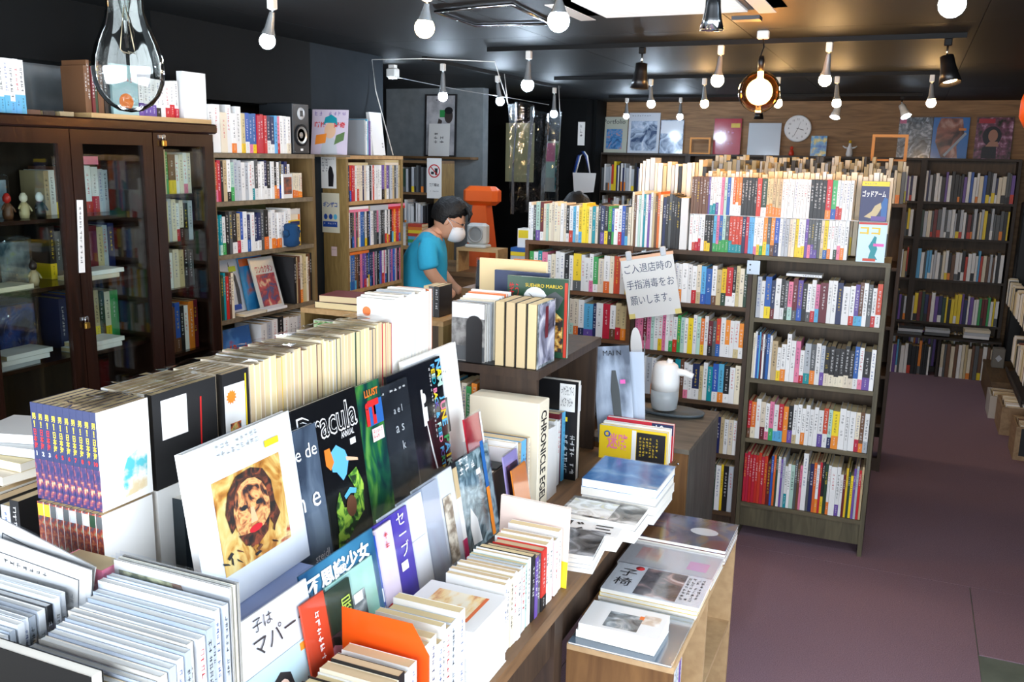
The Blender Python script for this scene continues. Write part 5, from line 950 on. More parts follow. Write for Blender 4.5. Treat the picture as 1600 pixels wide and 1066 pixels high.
o = mag(3, 1.33, .165, .22, ramp_mat('mint_cover', [(.4, (130, 190, 160)), (.6, (190, 224, 206))], 4, rough=.3), 'mint green magazine with grey photo'); pic(o, 'grey_photo', rect(.06, .12, .04, .17), PHOTO_BW, -.0024); pic(o, 'white_price', rect(.08, .11, .15, .17), cm('w'), -.0027)
o = mag(2, 1.235, .165, .215, mat('dark_green_cover', (40, 58, 44), .3), 'dark green comic with pink sleeping face drawing'); text(vert('屋根裏'), mat('lime_ink', (190, 220, 90), .5), o, .14, -.0028, .12, .035, .13); pic(o, 'plum_panel', rect(.03, .115, .01, .13), mat('plum_print', (96, 70, 82), .4), -.0023); pic(o, 'pink_face', ell(.085, .085, .026, .033, 16), mat('pink_face_print', (238, 160, 190), .4), -.0026); pic(o, 'black_hair', [(.06, .1), (.065, .125), (.085, .128), (.105, .12), (.11, .1), (.085, .112)], INK, -.0028); pic(o, 'grey_coat', [(.03, .02), (.07, .02), (.066, .07), (.05, .09), (.035, .08)], cm('g'), -.0025); pic(o, 'eye_line', rect(.078, .083, .078, .095), INK, -.003)
o = mag(1, 1.22, .07, .15, cm('r'), 'small red booklet clipped before the dark green comic', .91); put_marks(o, 7, .03, -.0026, .14, .016, .11, INKW)
o = mag(0, 1.055, .205, .275, cm('w'), 'white book with black title and portrait of a dark-haired woman')
text('子は', INK, o, .075, -.0026, .254, .05); text('マパーク', INK, o, .12, -.0026, .218, .15, .034); pic(o, 'photo_panel', rect(.003, .202, .004, .178), mat('pale_blue_photo', (176, 206, 216), .3), -.0022)
pic(o, 'hair_print', [(.055, .004), (.055, .1), (.07, .14), (.095, .152), (.12, .14), (.13, .1), (.13, .004)], INK, -.0026); pic(o, 'face_print', ell(.098, .11, .018, .027, 14), mat('woman_skin_print', (236, 206, 190), .4), -.0028); pic(o, 'lips_print', ell(.099, .095, .006, .0025, 8), cm('r'), -.003)
for x in (.09, .107): pic(o, 'eye_print', ell(x, .116, .003, .0015, 8), INK, -.003)
pic(o, 'orange_price', rect(.155, .185, .16, .174), cm('o'), -.0028)
# ---- front edge: spine-out books along the table edge
E1 = FX(-.715, 0, 0); FE = 'front edge of display table'
shelf_row('k:1.3 w k/w w c k w w/k', E1, 1.09, 1.29, .7705, .2, .145, 'near table edge', 'pocket book', 'pocket_book', seed=80, hard=.3)
o = thing('divider', 'orange translucent plastic divider with a cut corner among white books', 'divider', T(-.9, 1.312, .7705)); part('divider_sheet', MB().poly([(0, 0), (.185, 0), (.185, .195), (.15, .25), (0, .25)], mat('orange_plastic', (226, 84, 20), .25), .0015), o)
shelf_row('w c w w/r w G w:1.3', E1, 1.318, 1.475, .7705, .2, .145, 'table edge behind orange divider', 'pocket book', 'pocket_book', seed=81)
for k in range(5):
    o = book(T(-.7-.004*(k % 2), 1.49+.003*(k % 3), .7705+.0302*k, RZ90), .030, .0, .0, 'w') if False else None
    M = FX(-.712-.003*(k % 2), 1.488+.002*(k % 3), .7705+.0303*k)
    mb = MB().box(0, .168, .0, .185, 0, .002, cm('w')).box(0, .168, 0, .185, .028, .03, cm('w')).box(0, .002, 0, .185, .002, .028, cm('w'))
    o = mb.build('book', None, M); part('page_block', MB().box(.002, .166, .002, .183, .002, .028, PAGEW), o)
    tag(o, ['bottom', 'second', 'middle', 'fourth', 'orange-pictured top'][k]+' white hardback of the flat stack at the table edge', 'book', 'flat white stack at the table edge')
    if k == 4:
        part('cover_picture', MB().add([(.03, .03, .0303), (.14, .03, .0303), (.14, .15, .0303), (.03, .15, .0303)], [(0, 1, 2, 3)], ramp_mat('orange_faded_print', [(.36, (206, 110, 60)), (.48, (246, 214, 150)), (.6, (250, 240, 214))], 12, (1, 3, 1), rough=.4)), o)
        part('cover_print', MB().add([(.03, .03, .0305), (.14, .03, .0305), (.14, .038, .0305), (.03, .038, .0305)], [(0, 1, 2, 3)], cm('o')), o)
shelf_row('w w c w w G:.8 w m:.8 w', E1, 1.675, 1.83, .7705, .17, .14, 'table edge beside flat stack', 'pocket book', 'pocket_book', seed=82)
shelf_row('k:.8 v:.8 g:.8 r/k:1.3 w w:.8 r:.6 w w', E1, 1.832, 2.03, .7705, .155, .135, 'table edge before pink book', 'pocket book', 'pocket_book', seed=83)
o = cover_book(T(-.91, 2.045, .7705, R_(-4), R_(-4)), .195, .21, .012, mat('blush_cover', (244, 220, 208), .5), 'blush pink book with brushed title standing across the table edge', 'book', 'book'); put_marks(o, 1, .08, -.001, .1, .1, .025, INK, 6, 3); put_marks(o, 1, .12, -.001, .15, .05, .012, INKR, 4); pic(o, 'yellow_corner', rect(.15, .2, 0, .07), cm('y'))
# ---- bin of bagged booklets, near left
CR = thing('booklet_crate', 'low wooden crate holding bagged booklets', 'crate', T(-1.62, .55, .77))
part('crate_floor', MB().box(.2, .76, 0, .49, .0005, .14, TBD), CR); part('crate_side', MB().box(.2, .21, 0, .478, .14, .22, MDF), CR)
B1 = FX(-.885, 0, 0); CB = 'booklet crate'
def bagged(row, y0, y1, xs, z, h, d, where, seed, hs=0):
    rg = random.Random(seed); sp = parse(row); ws = [s[2]*rg.uniform(.85, 1.15) for s in sp]; k = (y1-y0-.002*len(sp))/sum(ws); y = y0
    for i, (a, bnd, wt, hh) in enumerate(sp):
        t = ws[i]*k; hx = h+hs*i/len(sp)+rg.uniform(-.004, .004); o = book(FX(xs-rg.uniform(0, .01), y, z), t, hx, d, a, bnd, .4, True, 'booklet', pages=PAGEW, seed=i*7+seed)
        part('clear_bag', MB().box(-.0006, t+.0006, -.004, d+.004, 0, hx+.008, PLASTIC), o)
        lo = phrase(sp[i-1][0]) if i else 'row-end'; hi = phrase(sp[i+1][0]) if i < len(sp)-1 else 'row-end'
        tag(o, f"bagged {phrase(a)} booklet between {lo} and {hi} ones, {where}", 'booklet', f"bagged booklets, {where}"); y += t+.002
bagged('s G c G w G c w G G w G', .83, 1.0, -.885, .9105, .21, .235, 'right column of '+CB, 90, .06)
for k, c in enumerate('sys'):
    o = cover_book(T(-1.13, 1.008+k*.009, .9105), .235, .285, .005, [mat('newsprint', (206, 200, 190), .8), cm('c'), mat('newsprint_dark', (176, 170, 160), .8)][k], ['newsprint', 'cream-boarded', 'grey-boarded'][k]+' bagged tall magazine at the crate back', 'magazine', 'magazine')
    part('clear_bag', MB().box(-.004, .239, -.001, -.0005, 0, .293, PLASTIC), o)
    if k == 0: pic(o, 'hay_picture', [(.01, .27), (.12, .27), (.16, .18), (.01, .18)], ramp_mat('hay_print', [(.4, (80, 84, 50)), (.6, (190, 186, 140))], 50)), pic(o, 'dark_corner', [(.12, .27), (.14, .27), (.19, .18), (.16, .18)], cm('u'))
bagged('w G w w G w k w w', .83, .945, -1.16, .9105, .23, .2, 'left column of '+CB, 91, .02)
o = cover_book(T(-1.175, .796, .9105), .225, .24, .02, mat('black_leather', (12, 11, 10), .6, spec=.2), 'tall black album standing at the crate front', 'album', 'album')
NEWS = mat('newsprint', (206, 200, 190), .8)
for k, (x, y, z, ry, lb) in enumerate(((-1.37, .949, .93, 4, 'newsprint page with boxed print in a bag, nearer'), (-1.415, .966, .962, 12, 'newsprint page with boxed print in a bag, tilted behind'))):
    o = tag(MB().box(0, .225, 0, .0025, 0, .285, NEWS).build('print_sheet', None, T(x, y, z, 0, R_(-2), R_(ry))), lb, 'print')
    part('printed_frame', ring(MB(), .018, .2, .03, .262, .0015, -.0006, 0, INK), o); put_marks(o, 16, .08, -.0006, .235, .11, .17, MATS['fan_mesh'], 9); put_marks(o, 1, .03, -.0006, .255, .1, .012, INK, 7); pic(o, 'picture', [(.03, .16), (.06, .15), (.058, .21), (.035, .225)], INK, -.0007)
    part('clear_bag', MB().box(-.004, .229, -.002, -.0015, -.002, .292, PLASTIC), o)
o = book(T(-1.24, .992, .9105), .1, .27, .045, 'p', None, title=False); tag(o, 'pink-topped box book with blue stripes behind the newsprint', 'book'); pic(o, 'yellow_label', rect(.045, .08, .2, .25), cm('y'), -.001)
# ================================================================== far half of the table
BKC = thing('dark_bookcase', 'dark brown low bookcase rising behind the display table', 'bookcase', T(-1.36, 2.535, 0))
part('top_board', MB().box(0, .36, 0, .62, 1.172, 1.2, TBD), BKC); part('side_panel', MB().box(0, .02, .01, .61, .77, 1.172, TBD), BKC); part('divider_panel', MB().box(.155, .172, .03, .6, .77, 1.172, TBD), BKC); part('front_panel', MB().box(.155, .35, .01, .03, .77, 1.172, TBD), BKC); part('end_panel', MB().box(.02, .35, .6, .615, .77, 1.172, TBD), BKC); part('back_panel', MB().box(.02, .155, .3, .32, .77, 1.172, TBD), BKC); part('shelf_board', MB().box(.02, .155, .01, .3, .955, .972, TBD), BKC)
shelf_row('a y k c e o', T(-1.34, 2.55, 0), .01, .12, .972, .15, .12, 'cubby of the dark low bookcase', seed=100)
be = thing('bookend', 'black metal bookend with arched top before a grey book', 'bookend', T(-1.275, 2.545, 1.2005)); part('upright', MB().poly([(.02, 0), (.075, 0), (.075, .125)]+[(.0475+.0275*math.cos(a), .125+.0275*math.sin(a)) for a in [math.pi*k/10 for k in range(1, 10)]]+[(.02, .125)], mat('black_steel', (18, 18, 20), .4), .002), be); part('foot', MB().box(-.04, .12, .0, .14, 0, .0015, MATS['black_steel']), be)
o = cover_book(T(-1.31, 2.552, 1.2025), .118, .19, .015, ramp_mat('grey_rubble_print', [(.4, (96, 94, 92)), (.6, (160, 158, 154))], 30, rough=.3), 'grey photo paperback behind the black arched bookend', 'book', 'book'); pic(o, 'white_header', rect(.002, .116, .14, .188), cm('w')); pic(o, 'dark_footer', rect(.002, .116, .004, .05), cm('g')); pic(o, 'orange_price', rect(.085, .1, .075, .085), cm('o'), -.001)
for k in range(7):
    o = cover_book(T(-1.31+.002*k, 2.57+.016*k, 1.2022), .12+.003*k, .185+.005*k, .014, 'wGcwwow'[k], ['white', 'pale grey', 'cream', 'second white', 'third white', 'orange-edged', 'tall white'][k]+' book queued behind the arched bookend', 'book', 'book')
    if k == 6: text('ウンコとソナ', INK, o, .08, -.001, .195, .07)
for k in range(4):
    x = -1.157+k*.0365
    o = tag(MB().box(0, .0018, 0, .148, 0, .205, cm('k')).box(.034, .0358, 0, .148, 0, .205, PHOTO_BW if k == 3 else cm('k')).box(.0018, .034, .1465, .148, 0, .205, cm('k')).build('book', None, T(x, 2.55, 1.2005)), ['first', 'second', 'third', 'picture-covered fourth'][k]+' thick volume of the cream-edged set on the dark bookcase', 'book', 'cream-edged set on the dark bookcase')
    part('page_block', MB().box(.002, .0298, -.0, .146, .001, .204, PAGE), o)
    if k == 3: part('cover_picture', MB().poly(rect(.01, .14, .01, .2), ramp_mat('pale_face_print', [(.36, (30, 32, 50)), (.48, (150, 150, 170)), (.62, (236, 234, 236))], 9, dist=1)), o, T(.036, 0, 0) @ Matrix.Rotation(RZ90, 4, 'Z')); part('red_title', MB().poly(rect(.06, .085, .09, .19), cm('R')), o, T(.0363, 0, 0) @ Matrix.Rotation(RZ90, 4, 'Z'))
o = cover_book(T(-1.2, 2.74, 1.2005), .215, .262, .016, mat('bottle_green_cover', (38, 74, 52), .3), 'dark green book with white figure and yellow author name', 'art book', 'art_book', None, None, True)
text('SUEHIRO MARUO', INKY, o, .13, -.001, .235, .13); text('笑う', INKR, o, .024, -.001, .215, .034, .05); pic(o, 'white_figure', ell(.1, .19, .042, .04, 16), cm('w')); pic(o, 'beak_print', [(.075, .21), (.1, .185), (.09, .2)], INK, -.001); pic(o, 'grey_shape', [(.13, .16), (.18, .16), (.2, .2), (.17, .22), (.135, .2)], cm('g'), -.0008); pic(o, 'red_spine_strip', rect(.203, .213, .004, .25), cm('r'), -.001)
pic(o, 'gold_print', [(.15, .02), (.2, .02), (.198, .13), (.175, .15), (.15, .13)], ramp_mat('gold_lace_print', [(.42, (40, 30, 26)), (.5, (190, 130, 50)), (.62, (240, 216, 130))], 40), -.0009)
shelf_row('o w s G m', FX(-1.005, 0, 0), 2.705, 2.735, 1.2, .23, .14, 'dark bookcase beside the green book', seed=101) if False else None
for k, (c, w, h, la) in enumerate((('n', .2, .27, 'navy-topped book'), ('w', .16, .25, 'white barcode book'), ('c', .25, .3, 'wide manila envelope'), ('o', .1, .3, 'rainbow-striped card'))):
    o = cover_book(T((-1.27, -1.26, -1.355, -1.24)[k], 2.79+.03*k, 1.2005), w, h, .012, c if c != 'c' else mat('manila', (226, 200, 150), .6), la+' standing behind the green book', 'book' if k != 2 else 'envelope', 'book' if k != 2 else 'envelope')
    if k == 3:
        for j, cc in enumerate('vbeyor'): pic(o, 'stripe', rect(.0+j*.0165, .0165*(j+1), .28, .298), cm(cc))
    if k == 1: pic(o, 'label', rect(.02, .1, .18, .23), cm('w')); put_marks(o, 1, .03, -.001, .22, .06, .02, INK, 8)
o = leaning(T(-1.42, 2.93, 1.2005, R_(-8)), .17, .28, .012, mat('black_photo_album', (26, 26, 30), .25), 'black photo magazine with small portraits beside the clerk', 6, 'magazine', 'magazine')
pic(o, 'blue_photo', rect(.09, .15, .12, .23), cm('b'), -.0024); pic(o, 'portrait_photo', rect(.02, .07, .05, .13), PHOTO_SKIN, -.0024); pic(o, 'portrait_photo', rect(.02, .07, .15, .23), PHOTO_SKIN, -.0024)
tag(MB().box(-1.45, -1.365, 2.9, 3.15, 1.17, 1.2, TBD).box(-1.44, -1.38, 2.92, 3.1, .77, 1.17, TBD).build('side_stand'), 'small dark stand extending the low bookcase towards the clerk', 'stand')
# books standing before it on the table
ch = thing('slipcase', 'large cream slipcase lettered CHRONICLE along its spine', 'slipcase', T(-1.19, 2.44, .7705)); CRM = mat('cream_slipcase', (232, 222, 198), .6)
part('case_body', MB().bbox(0, .232, 0, .085, 0, .355, CRM, .002), ch); text('CHRONICLE EGEL', INK, ch, .2326, .042, .18, .29, .045, '+x', rot=R_(-90), bold=.02)
shelf_row('w w:.8 s/G a/w:1.6 u/k:.9 c:.6', FX(-.972, 0, 0), 2.305, 2.435, .7705, .255, .2, 'table row before the cream slipcase', seed=102, hard=.6)
o = leaning(FX(-.975, 2.572, .7705) @ T(0, 0, 0, 0, 0, R_(4)), .085, .23, .02, cm('w'), 'white hardback leaning beside the cream slipcase', 3, 'book', 'book', False)
shelf_row('w:1.2 w R:1.3 a', FX(-.985, 0, 0), 2.68, 2.78, .7705, .235, .17, 'table row beyond the slipcase', seed=103)
o = cover_book(T(-1.15, 2.785, .7705), .195, .345, .03, mat('black_mook_cover', (24, 24, 26), .3), 'black large-format magazine with barcode label and white titles', 'magazine', 'magazine')
part('barcode_label', MB().poly(rect(.0, .028, .24, .33), cm('w')), o, T(.1955, 0, 0) @ Matrix.Rotation(RZ90, 4, 'Z')); pic(o, 'barcode_label', rect(.13, .185, .24, .335), cm('w')); put_marks(o, 2, .135, -.001, .33, .045, .08, INK, 12); pic(o, 'yellow_sticker', rect(.14, .16, .205, .22), cm('y')); put_marks(o, 7, .12, -.001, .16, .07, .14, INKW, 3)
shelf_row('g E k', FX(-.985, 0, 0), 2.82, 2.9, .7705, .32, .18, 'table row behind the black magazine', 'magazine', 'magazine', seed=104)
o = leaning(FX(-1.06, 2.195, .9755) @ T(0, 0, 0), .1, .15, .006, cm('r'), 'small red card leaning at the tier end', 10, 'card', 'card'); pic(o, 'white_border', rect(.09, .1, 0, .15), cm('w'), -.0021)
o = leaning(FX(-.93, 2.206, .7705), .096, .26, .004, mat('lilac_cover', (176, 160, 214), .3), 'lilac sleeved disc box behind the orange card', 9, 'case', 'disc_box'); pic(o, 'stage_photo', rect(.01, .086, .06, .23), ramp_mat('stage_print', [(.42, (24, 20, 34)), (.56, (60, 40, 70)), (.7, (220, 90, 120))], 14), -.0024)
o = leaning(FX(-.905, 2.206, .7705), .1, .225, .004, cm('o'), 'orange card magazine before the lilac case', 10, 'magazine', 'magazine')
# flat magazine stacks on the table end
def flat(x, y, z, w, l, t, c, label, rz=0, cat='magazine', name='magazine', sleeve=False, pages=PAGEW):
    """lying flat: w along x, l along y"""
    m = c if not isinstance(c, str) else cm(c); b = min(.001, t*.2); M = T(x, y, z, R_(rz))
    o = tag(MB().box(0, w, 0, l, 0, b, m).box(0, w, 0, l, t-b, t, m).box(0, b, 0, l, b, t-b, m).build(name, None, M), label, cat)
    part('page_block', MB().box(b, w-.001, .001, l-.001, b, t-b, pages), o)
    if sleeve: part('plastic_sleeve', MB().box(-.004, w+.004, -.004, l+.004, t+.0006, t+.001, PLASTIC), o)
    return o, t
def top_pic(o, t, x0, x1, y0, y1, m, name='cover_picture', dz=.0004): return part(name, MB().add([(x0, y0, t+dz), (x1, y0, t+dz), (x1, y1, t+dz), (x0, y1, t+dz)], [(0, 1, 2, 3)], m), o)
SEA = ramp_mat('sea_blue_print', [(.35, (30, 110, 180)), (.5, (70, 150, 210)), (.64, (150, 200, 230)), (.74, (240, 240, 240))], 9, dist=1, rough=.25)
z = .7705
for k in range(4):
    o, t = flat(-.85+.004*(k % 2), 2.53+.004*(k % 3), z, .235, .235, .027, SEA if k == 3 else 'w', ['bottom', 'second', 'third', 'blue-covered top'][k]+' thick magazine of the blue stack on the table end', sleeve=k == 3); z += .0282
CATP = ramp_mat('grey_face_print', [(.36, (40, 40, 40)), (.5, (140, 138, 134)), (.64, (236, 234, 230))], 10, dist=1.5, rough=.25)
z = .7705
for k in range(3):
    o, t = flat(-.865, 2.375, z, .235, .148, .018, CATP if k == 2 else 'w', ['bottom', 'second', 'flower-drawing top'][k]+' magazine of the drawing stack before the blue one'); z += .0186
top_pic(o, t, .01, .15, .01, .13, ramp_mat('pencil_drawing_print', [(.42, (250, 250, 246)), (.55, (214, 212, 206)), (.68, (230, 226, 190))], 18, dist=2))
z = .7705
for k in range(3):
    o, t = flat(-.88, 2.285, z, .22, .085, .014, 'w', ['bottom', 'second', 'black-lettered top'][k]+' white magazine of the lettered pile', 3); z += .0146
text('じ', INK, o, .09, .04, t+.001, h=.06, face='+z', bold=.02); text('三', INK, o, .17, .04, t+.001, h=.05, face='+z', bold=.02)
z = .7705
for k in range(4):
    o, t = flat(-.895, 2.115, z, .22, .165, .012, CATP if k == 3 else 'wGw'[k], ['bottom', 'second', 'third', 'grey cat-photo top'][k]+' magazine of the grey stack beside the pink book', 6, sleeve=k == 3); z += .0126
# upright books before the cabinet
for k, (c, h, la) in enumerate((('y', .125, 'yellow book with pink maze lettering'), ('w', .13, 'white book behind the yellow one'), ('r', .14, 'red and navy book rearmost'))):
    o = cover_book(T(-.962+.004*k, 3.06+.03*k, .7705), .25, h, .022, c, la+' standing before the sanitiser cabinet', 'book', 'book')
    if k == 0:
        pic(o, 'black_panel', rect(.14, .245, .005, .115), INK); put_marks(o, 6, .15, -.001, .1, .07, .075, INKY, 6); pic(o, 'white_strip', rect(.122, .138, .004, .12), cm('w')); text('迷路', cm('p'), o, .07, -.001, .07, .08, .06, bold=.02); part('blue_ring', MB().lathe([(.012, 0), (.012, .001), (.007, .001), (.007, 0)], cm('b'), 16, T(.03, -.0005, .095, rx=R_(90)), capb=False, capt=False), o)
    if k == 2: pic(o, 'navy_block', rect(.17, .249, .1, .139), cm('n')); text('10x', INKW, o, .21, -.001, .12, .05)
# ---- cabinet with hand sanitiser
CBT = wood('grey_weathered_top', (66, 62, 54), (112, 106, 94), 'x', .5); CBF = wood('honey_front', (98, 66, 34), (134, 96, 54), 'z'); CBS = wood('grey_side', (58, 56, 52), (92, 90, 84), 'z')
cb2 = thing('low_cabinet', 'low wooden cabinet with weathered grey top carrying the sanitiser', 'cabinet', T(-1.05, 3.2, 0))
part('cabinet_top', MB().box(0, .39, 0, .58, .782, .8, CBT), cb2); part('front_panel', MB().box(.0, .385, .004, .022, 0, .782, CBF), cb2); part('side_panel', MB().box(.37, .388, .022, .575, 0, .782, CBS), cb2); part('side_panel', MB().box(0, .018, .022, .575, 0, .782, CBS), cb2)
part('screw_head', MB().lathe([(.005, 0), (.004, .002)], STEEL, 10, T(.35, .004, .74, rx=R_(90))), cb2)
sd = thing('soap_dispenser', 'white automatic sanitiser dispenser with frosted tank', 'dispenser', T(-.872, 3.66, .8165)); WD = mat('dispenser_white', (244, 244, 242), .3)
FRO = mat('frosted_tank', (214, 222, 226), .35); FRO.node_tree.nodes['Principled BSDF'].inputs['Transmission Weight'].default_value = .5
part('tank', MB().lathe([(.045, 0), (.053, .006), (.058, .05), (.058, .085)], FRO, 28), sd); part('body', MB().lathe([(.0585, .085), (.059, .12), (.056, .165), (.048, .19), (.034, .2), (.001, .203)], WD, 28), sd)
part('nozzle', MB().tube([(.03, 0, .165), (.08, 0, .163), (.115, 0, .152)], [.018, .014, .012], WD, 12), sd); part('button', MB().lathe([(.014, 0), (.012, .02)], WD, 14, T(.012, 0, .195, 0, 0, R_(15))), sd)
tr = thing('oval_tray', 'dark grey oval tray under the sanitiser dispenser', 'tray', T(-.84, 3.66, .8005))
def oval(a, b, z, n=36): return [(a*math.cos(2*math.pi*k/n), b*math.sin(2*math.pi*k/n), z) for k in range(n)]
rings = [oval(.115, .06, 0), oval(.135, .075, .004), oval(.142, .08, .016), oval(.136, .076, .016), oval(.13, .07, .008), oval(.01, .006, .008)]
part('tray_dish', MB().add(sum(rings, []), [tuple(range(35, -1, -1))]+[(i*36+k, i*36+(k+1) % 36, (i+1)*36+(k+1) % 36, (i+1)*36+k) for i in range(5) for k in range(36)]+[tuple(range(180, 216))], mat('slate_tray', (74, 84, 90), .45), True), tr)
st = thing('sign_stand', 'thin metal stand with a white leaf-shaped card', 'stand', T(-.955, 3.6, .8005)); part('base', MB().lathe([(.03, 0), (.03, .004), (.004, .006)], STEEL, 18), st); part('rod', MB().tube([(0, 0, .005), (.003, 0, .33)], .003, STEEL), st)
part('leaf_card', MB().poly(ell(0, .28, .026, .085, 20), cm('w'), .002), st, T(-.004, -.005, 0, R_(-10), 0, R_(-6)))
o = leaning(T(-.99, 3.14, .8, R_(0)) @ T(0, 0, 0, 0, 0, R_(-8)), .14, .36, .006, ramp_mat('grey_walker_photo', [(.36, (110, 116, 126)), (.5, (186, 194, 204)), (.66, (232, 238, 244))], 12, (1, 1, .4), rough=.3), 'tall grey fashion magazine with walking figure beside the cabinet', 6)
pic(o, 'figure_print', [(.07, .05), (.1, .05), (.095, .2), (.085, .27), (.07, .27), (.062, .2)], cm('g'), -.0024); pic(o, 'pink_sticker', rect(.1, .12, .22, .235), PINK, -.0026); text('MAI N', INK, o, .075, -.0026, .335, .07)
o = leaning(T(-1.0, 3.175, .8, 0) @ T(.04, 0, 0, 0, 0, R_(-5)), .14, .34, .006, mat('silver_cover', (214, 220, 226), .4), 'grey magazine twin behind the walking figure one', 5)
# ---- sanitiser notice clipped to the island
nt_ = thing('notice', 'white handwritten hand-sanitiser notice clipped to the island bookcase', 'notice', T(-1.135, 4.35, 1.235, R_(6), R_(4), R_(-11)))
PAPER = mat('paper', (240, 240, 236)); part('sheet', MB().box(-.13, .13, 0, .002, -.155, .155, PAPER), nt_)
GRY = mat('grey_marker', (70, 84, 110), .6)
for s_, z_ in (('ご入退店時の', .095), ('手指消毒をお', .015), ('願いします。', -.065)): text(s_, GRY, nt_, 0 if z_ > 0 else -.01, -.001, z_, .235 if z_ > -.05 else .2, .046)
part('tape', MB().box(-.133, .133, -.0012, .0032, .142, .157, mat('peach_tape', (246, 196, 160), .6)), nt_)
for x in (-.13, .1): part('yellow_corner', MB().box(x, x+.03, -.0015, 0, -.155, -.13, mat('pale_yellow_tape', (244, 226, 140), .6)), nt_)
for x in (-.085, .085): part('clip', MB().bbox(x-.014, x+.014, -.008, .012, .14, .185, mat('clear_clip', (214, 222, 228), .2), .004), nt_)
part('bar', MB().box(-.14, .11, .0, .012, .166, .172, STEEL), nt_); part('bar_bracket', MB().box(-.02, .0, .01, .05, .164, .176, STEEL), nt_)
# ---- small MDF shelf beside the table
SX = T(-.705, 2.035, 0); ms = thing('board_shelf', 'raw fibreboard shelf unit beside the display table with magazines on top', 'shelf', SX)
part('top_board', MB().box(0, .28, 0, .89, .602, .62, MDF), ms); part('end_panel', MB().box(0, .278, 0, .018, 0, .602, CBF), ms); part('end_panel', MB().box(0, .278, .872, .89, 0, .602, MDF), ms); part('divider_panel', MB().box(.004, .276, .43, .446, .016, .602, MDF), ms); part('back_panel', MB().box(0, .006, .018, .872, 0, .602, INK), ms)
for y0, y1 in ((.018, .43), (.446, .872)):
    part('shelf_board', MB().box(.006, .276, y0, y1, .3, .316, MDF), ms); part('bottom_board', MB().box(.006, .276, y0, y1, 0, .016, MDF), ms)
BS = FX(-.44, 2.035, 0)
shelf_row('w:.8 c:.5 w:.7 a t:.6 w:.8 a:.6 w v:.5 w', BS, .022, .24, .3165, .266, .2, 'upper bay of fibreboard shelf', 'magazine', 'magazine', seed=110, hard=0)
shelf_row('k g k w', BS, .45, .54, .3165, .266, .2, 'far upper bay of fibreboard shelf', 'magazine', 'magazine', seed=111, hard=0); shelf_row('w m t:1.4 t w', BS, .45, .56, .0165, .24, .2, 'lower bay of fibreboard shelf', 'magazine', 'magazine', seed=112, hard=0)
z = .6205
o, t = flat(-.7, 2.03, z, .27, .255, .006, mat('slate_blue_magazine', (104, 122, 134), .25), 'slate-blue sleeved magazine lying under two white booklets', 0, sleeve=True)
for k in range(2):
    o, t = flat(-.69+.006*k, 2.06, z+.0075+k*.0205, .21, .135, .02, 'w', ['lower', 'upper photo-covered'][k]+' white booklet on the slate-blue magazine', -2+k*3)
top_pic(o, t, .06, .15, .012, .095, PHOTO_BW); top_pic(o, t, .15, .195, .06, .11, ramp_mat('badge_print', [(.4, (200, 180, 160)), (.6, (244, 240, 236))], 30)); top_pic(o, t, .14, .152, .08, .098, cm('o'), 'orange_price', .0008)
z = .6205
for k in range(3):
    o, t = flat(-.705+.003*k, 2.292, z, .278, .185, .012, ['w', 'y', 'w'][k], ['bottom', 'yellow-edged middle', 'titled portrait-photo top'][k]+' magazine of the stack on the fibreboard shelf', 0, sleeve=k == 2); z += .0128
top_pic(o, t, .09, .21, .006, .18, ramp_mat('dim_portrait_print', [(.36, (30, 30, 36)), (.5, (90, 84, 90)), (.6, (190, 150, 140)), (.7, (236, 226, 220))], 12, dist=1.2, rough=.25)); text('椅', INK, o, .045, .065, t+.0009, .05, face='+z'); text('子', INK, o, .045, .125, t+.0009, .05, face='+z')
part('red_badge', MB().lathe([(.013, t+.0006), (.013, t+.0009)], INKR, 16, T(.07, .165, 0)), o); put_marks(o, 8, .215, 0, 0, .05, .15, INK, 4, 0, 'printed_text', T(0, .17, t+.0009, 0, R_(-90)))
z = .6205
for k in range(3):
    o, t = flat(-.71, 2.49, z, .285, .17, .01, ['w', 'c', mat('pale_sleeved_cover', (220, 218, 216), .3)][k], ['bottom', 'middle', 'pale round-faced top'][k]+' magazine of the pale stack on the fibreboard shelf', -1, sleeve=k == 2); z += .0108
top_pic(o, t, .04, .11, .05, .14, ramp_mat('peach_face_print', [(.4, (220, 216, 214)), (.6, (232, 180, 170))], 9)); top_pic(o, t, .2, .26, .04, .1, mat('soft_pink_print', (242, 176, 212), .4))
z = .6205
for k in range(4):
    o, t = flat(-.71, 2.672, z, .29, .225, .011, ['R', 'w', 'R', ramp_mat('painted_woman_print', [(.34, (40, 34, 44)), (.46, (90, 84, 110)), (.56, (150, 110, 70)), (.64, (90, 110, 150)), (.74, (236, 226, 222))], 6, dist=1.5, rough=.2)][k], ['bottom maroon', 'white', 'upper maroon', 'dark painted-cover top'][k]+' magazine of the far stack on the fibreboard shelf', 0, sleeve=k == 3); z += .0118
part('pale_face_print', MB().add([(x, y, t+.0005) for x, y in ell(.2, .12, .045, .03, 16)], [tuple(range(16))], cm('w')), o); part('red_corner', MB().add([(.21, .004, t+.0004), (.288, .004, t+.0004), (.288, .08, t+.0004), (.23, .06, t+.0004)], [(0, 1, 2, 3)], cm('R')), o); part('orange_shape', MB().add([(x, y, t+.0004) for x, y in ell(.05, .05, .05, .045, 16)], [tuple(range(16))], cm('u')), o)
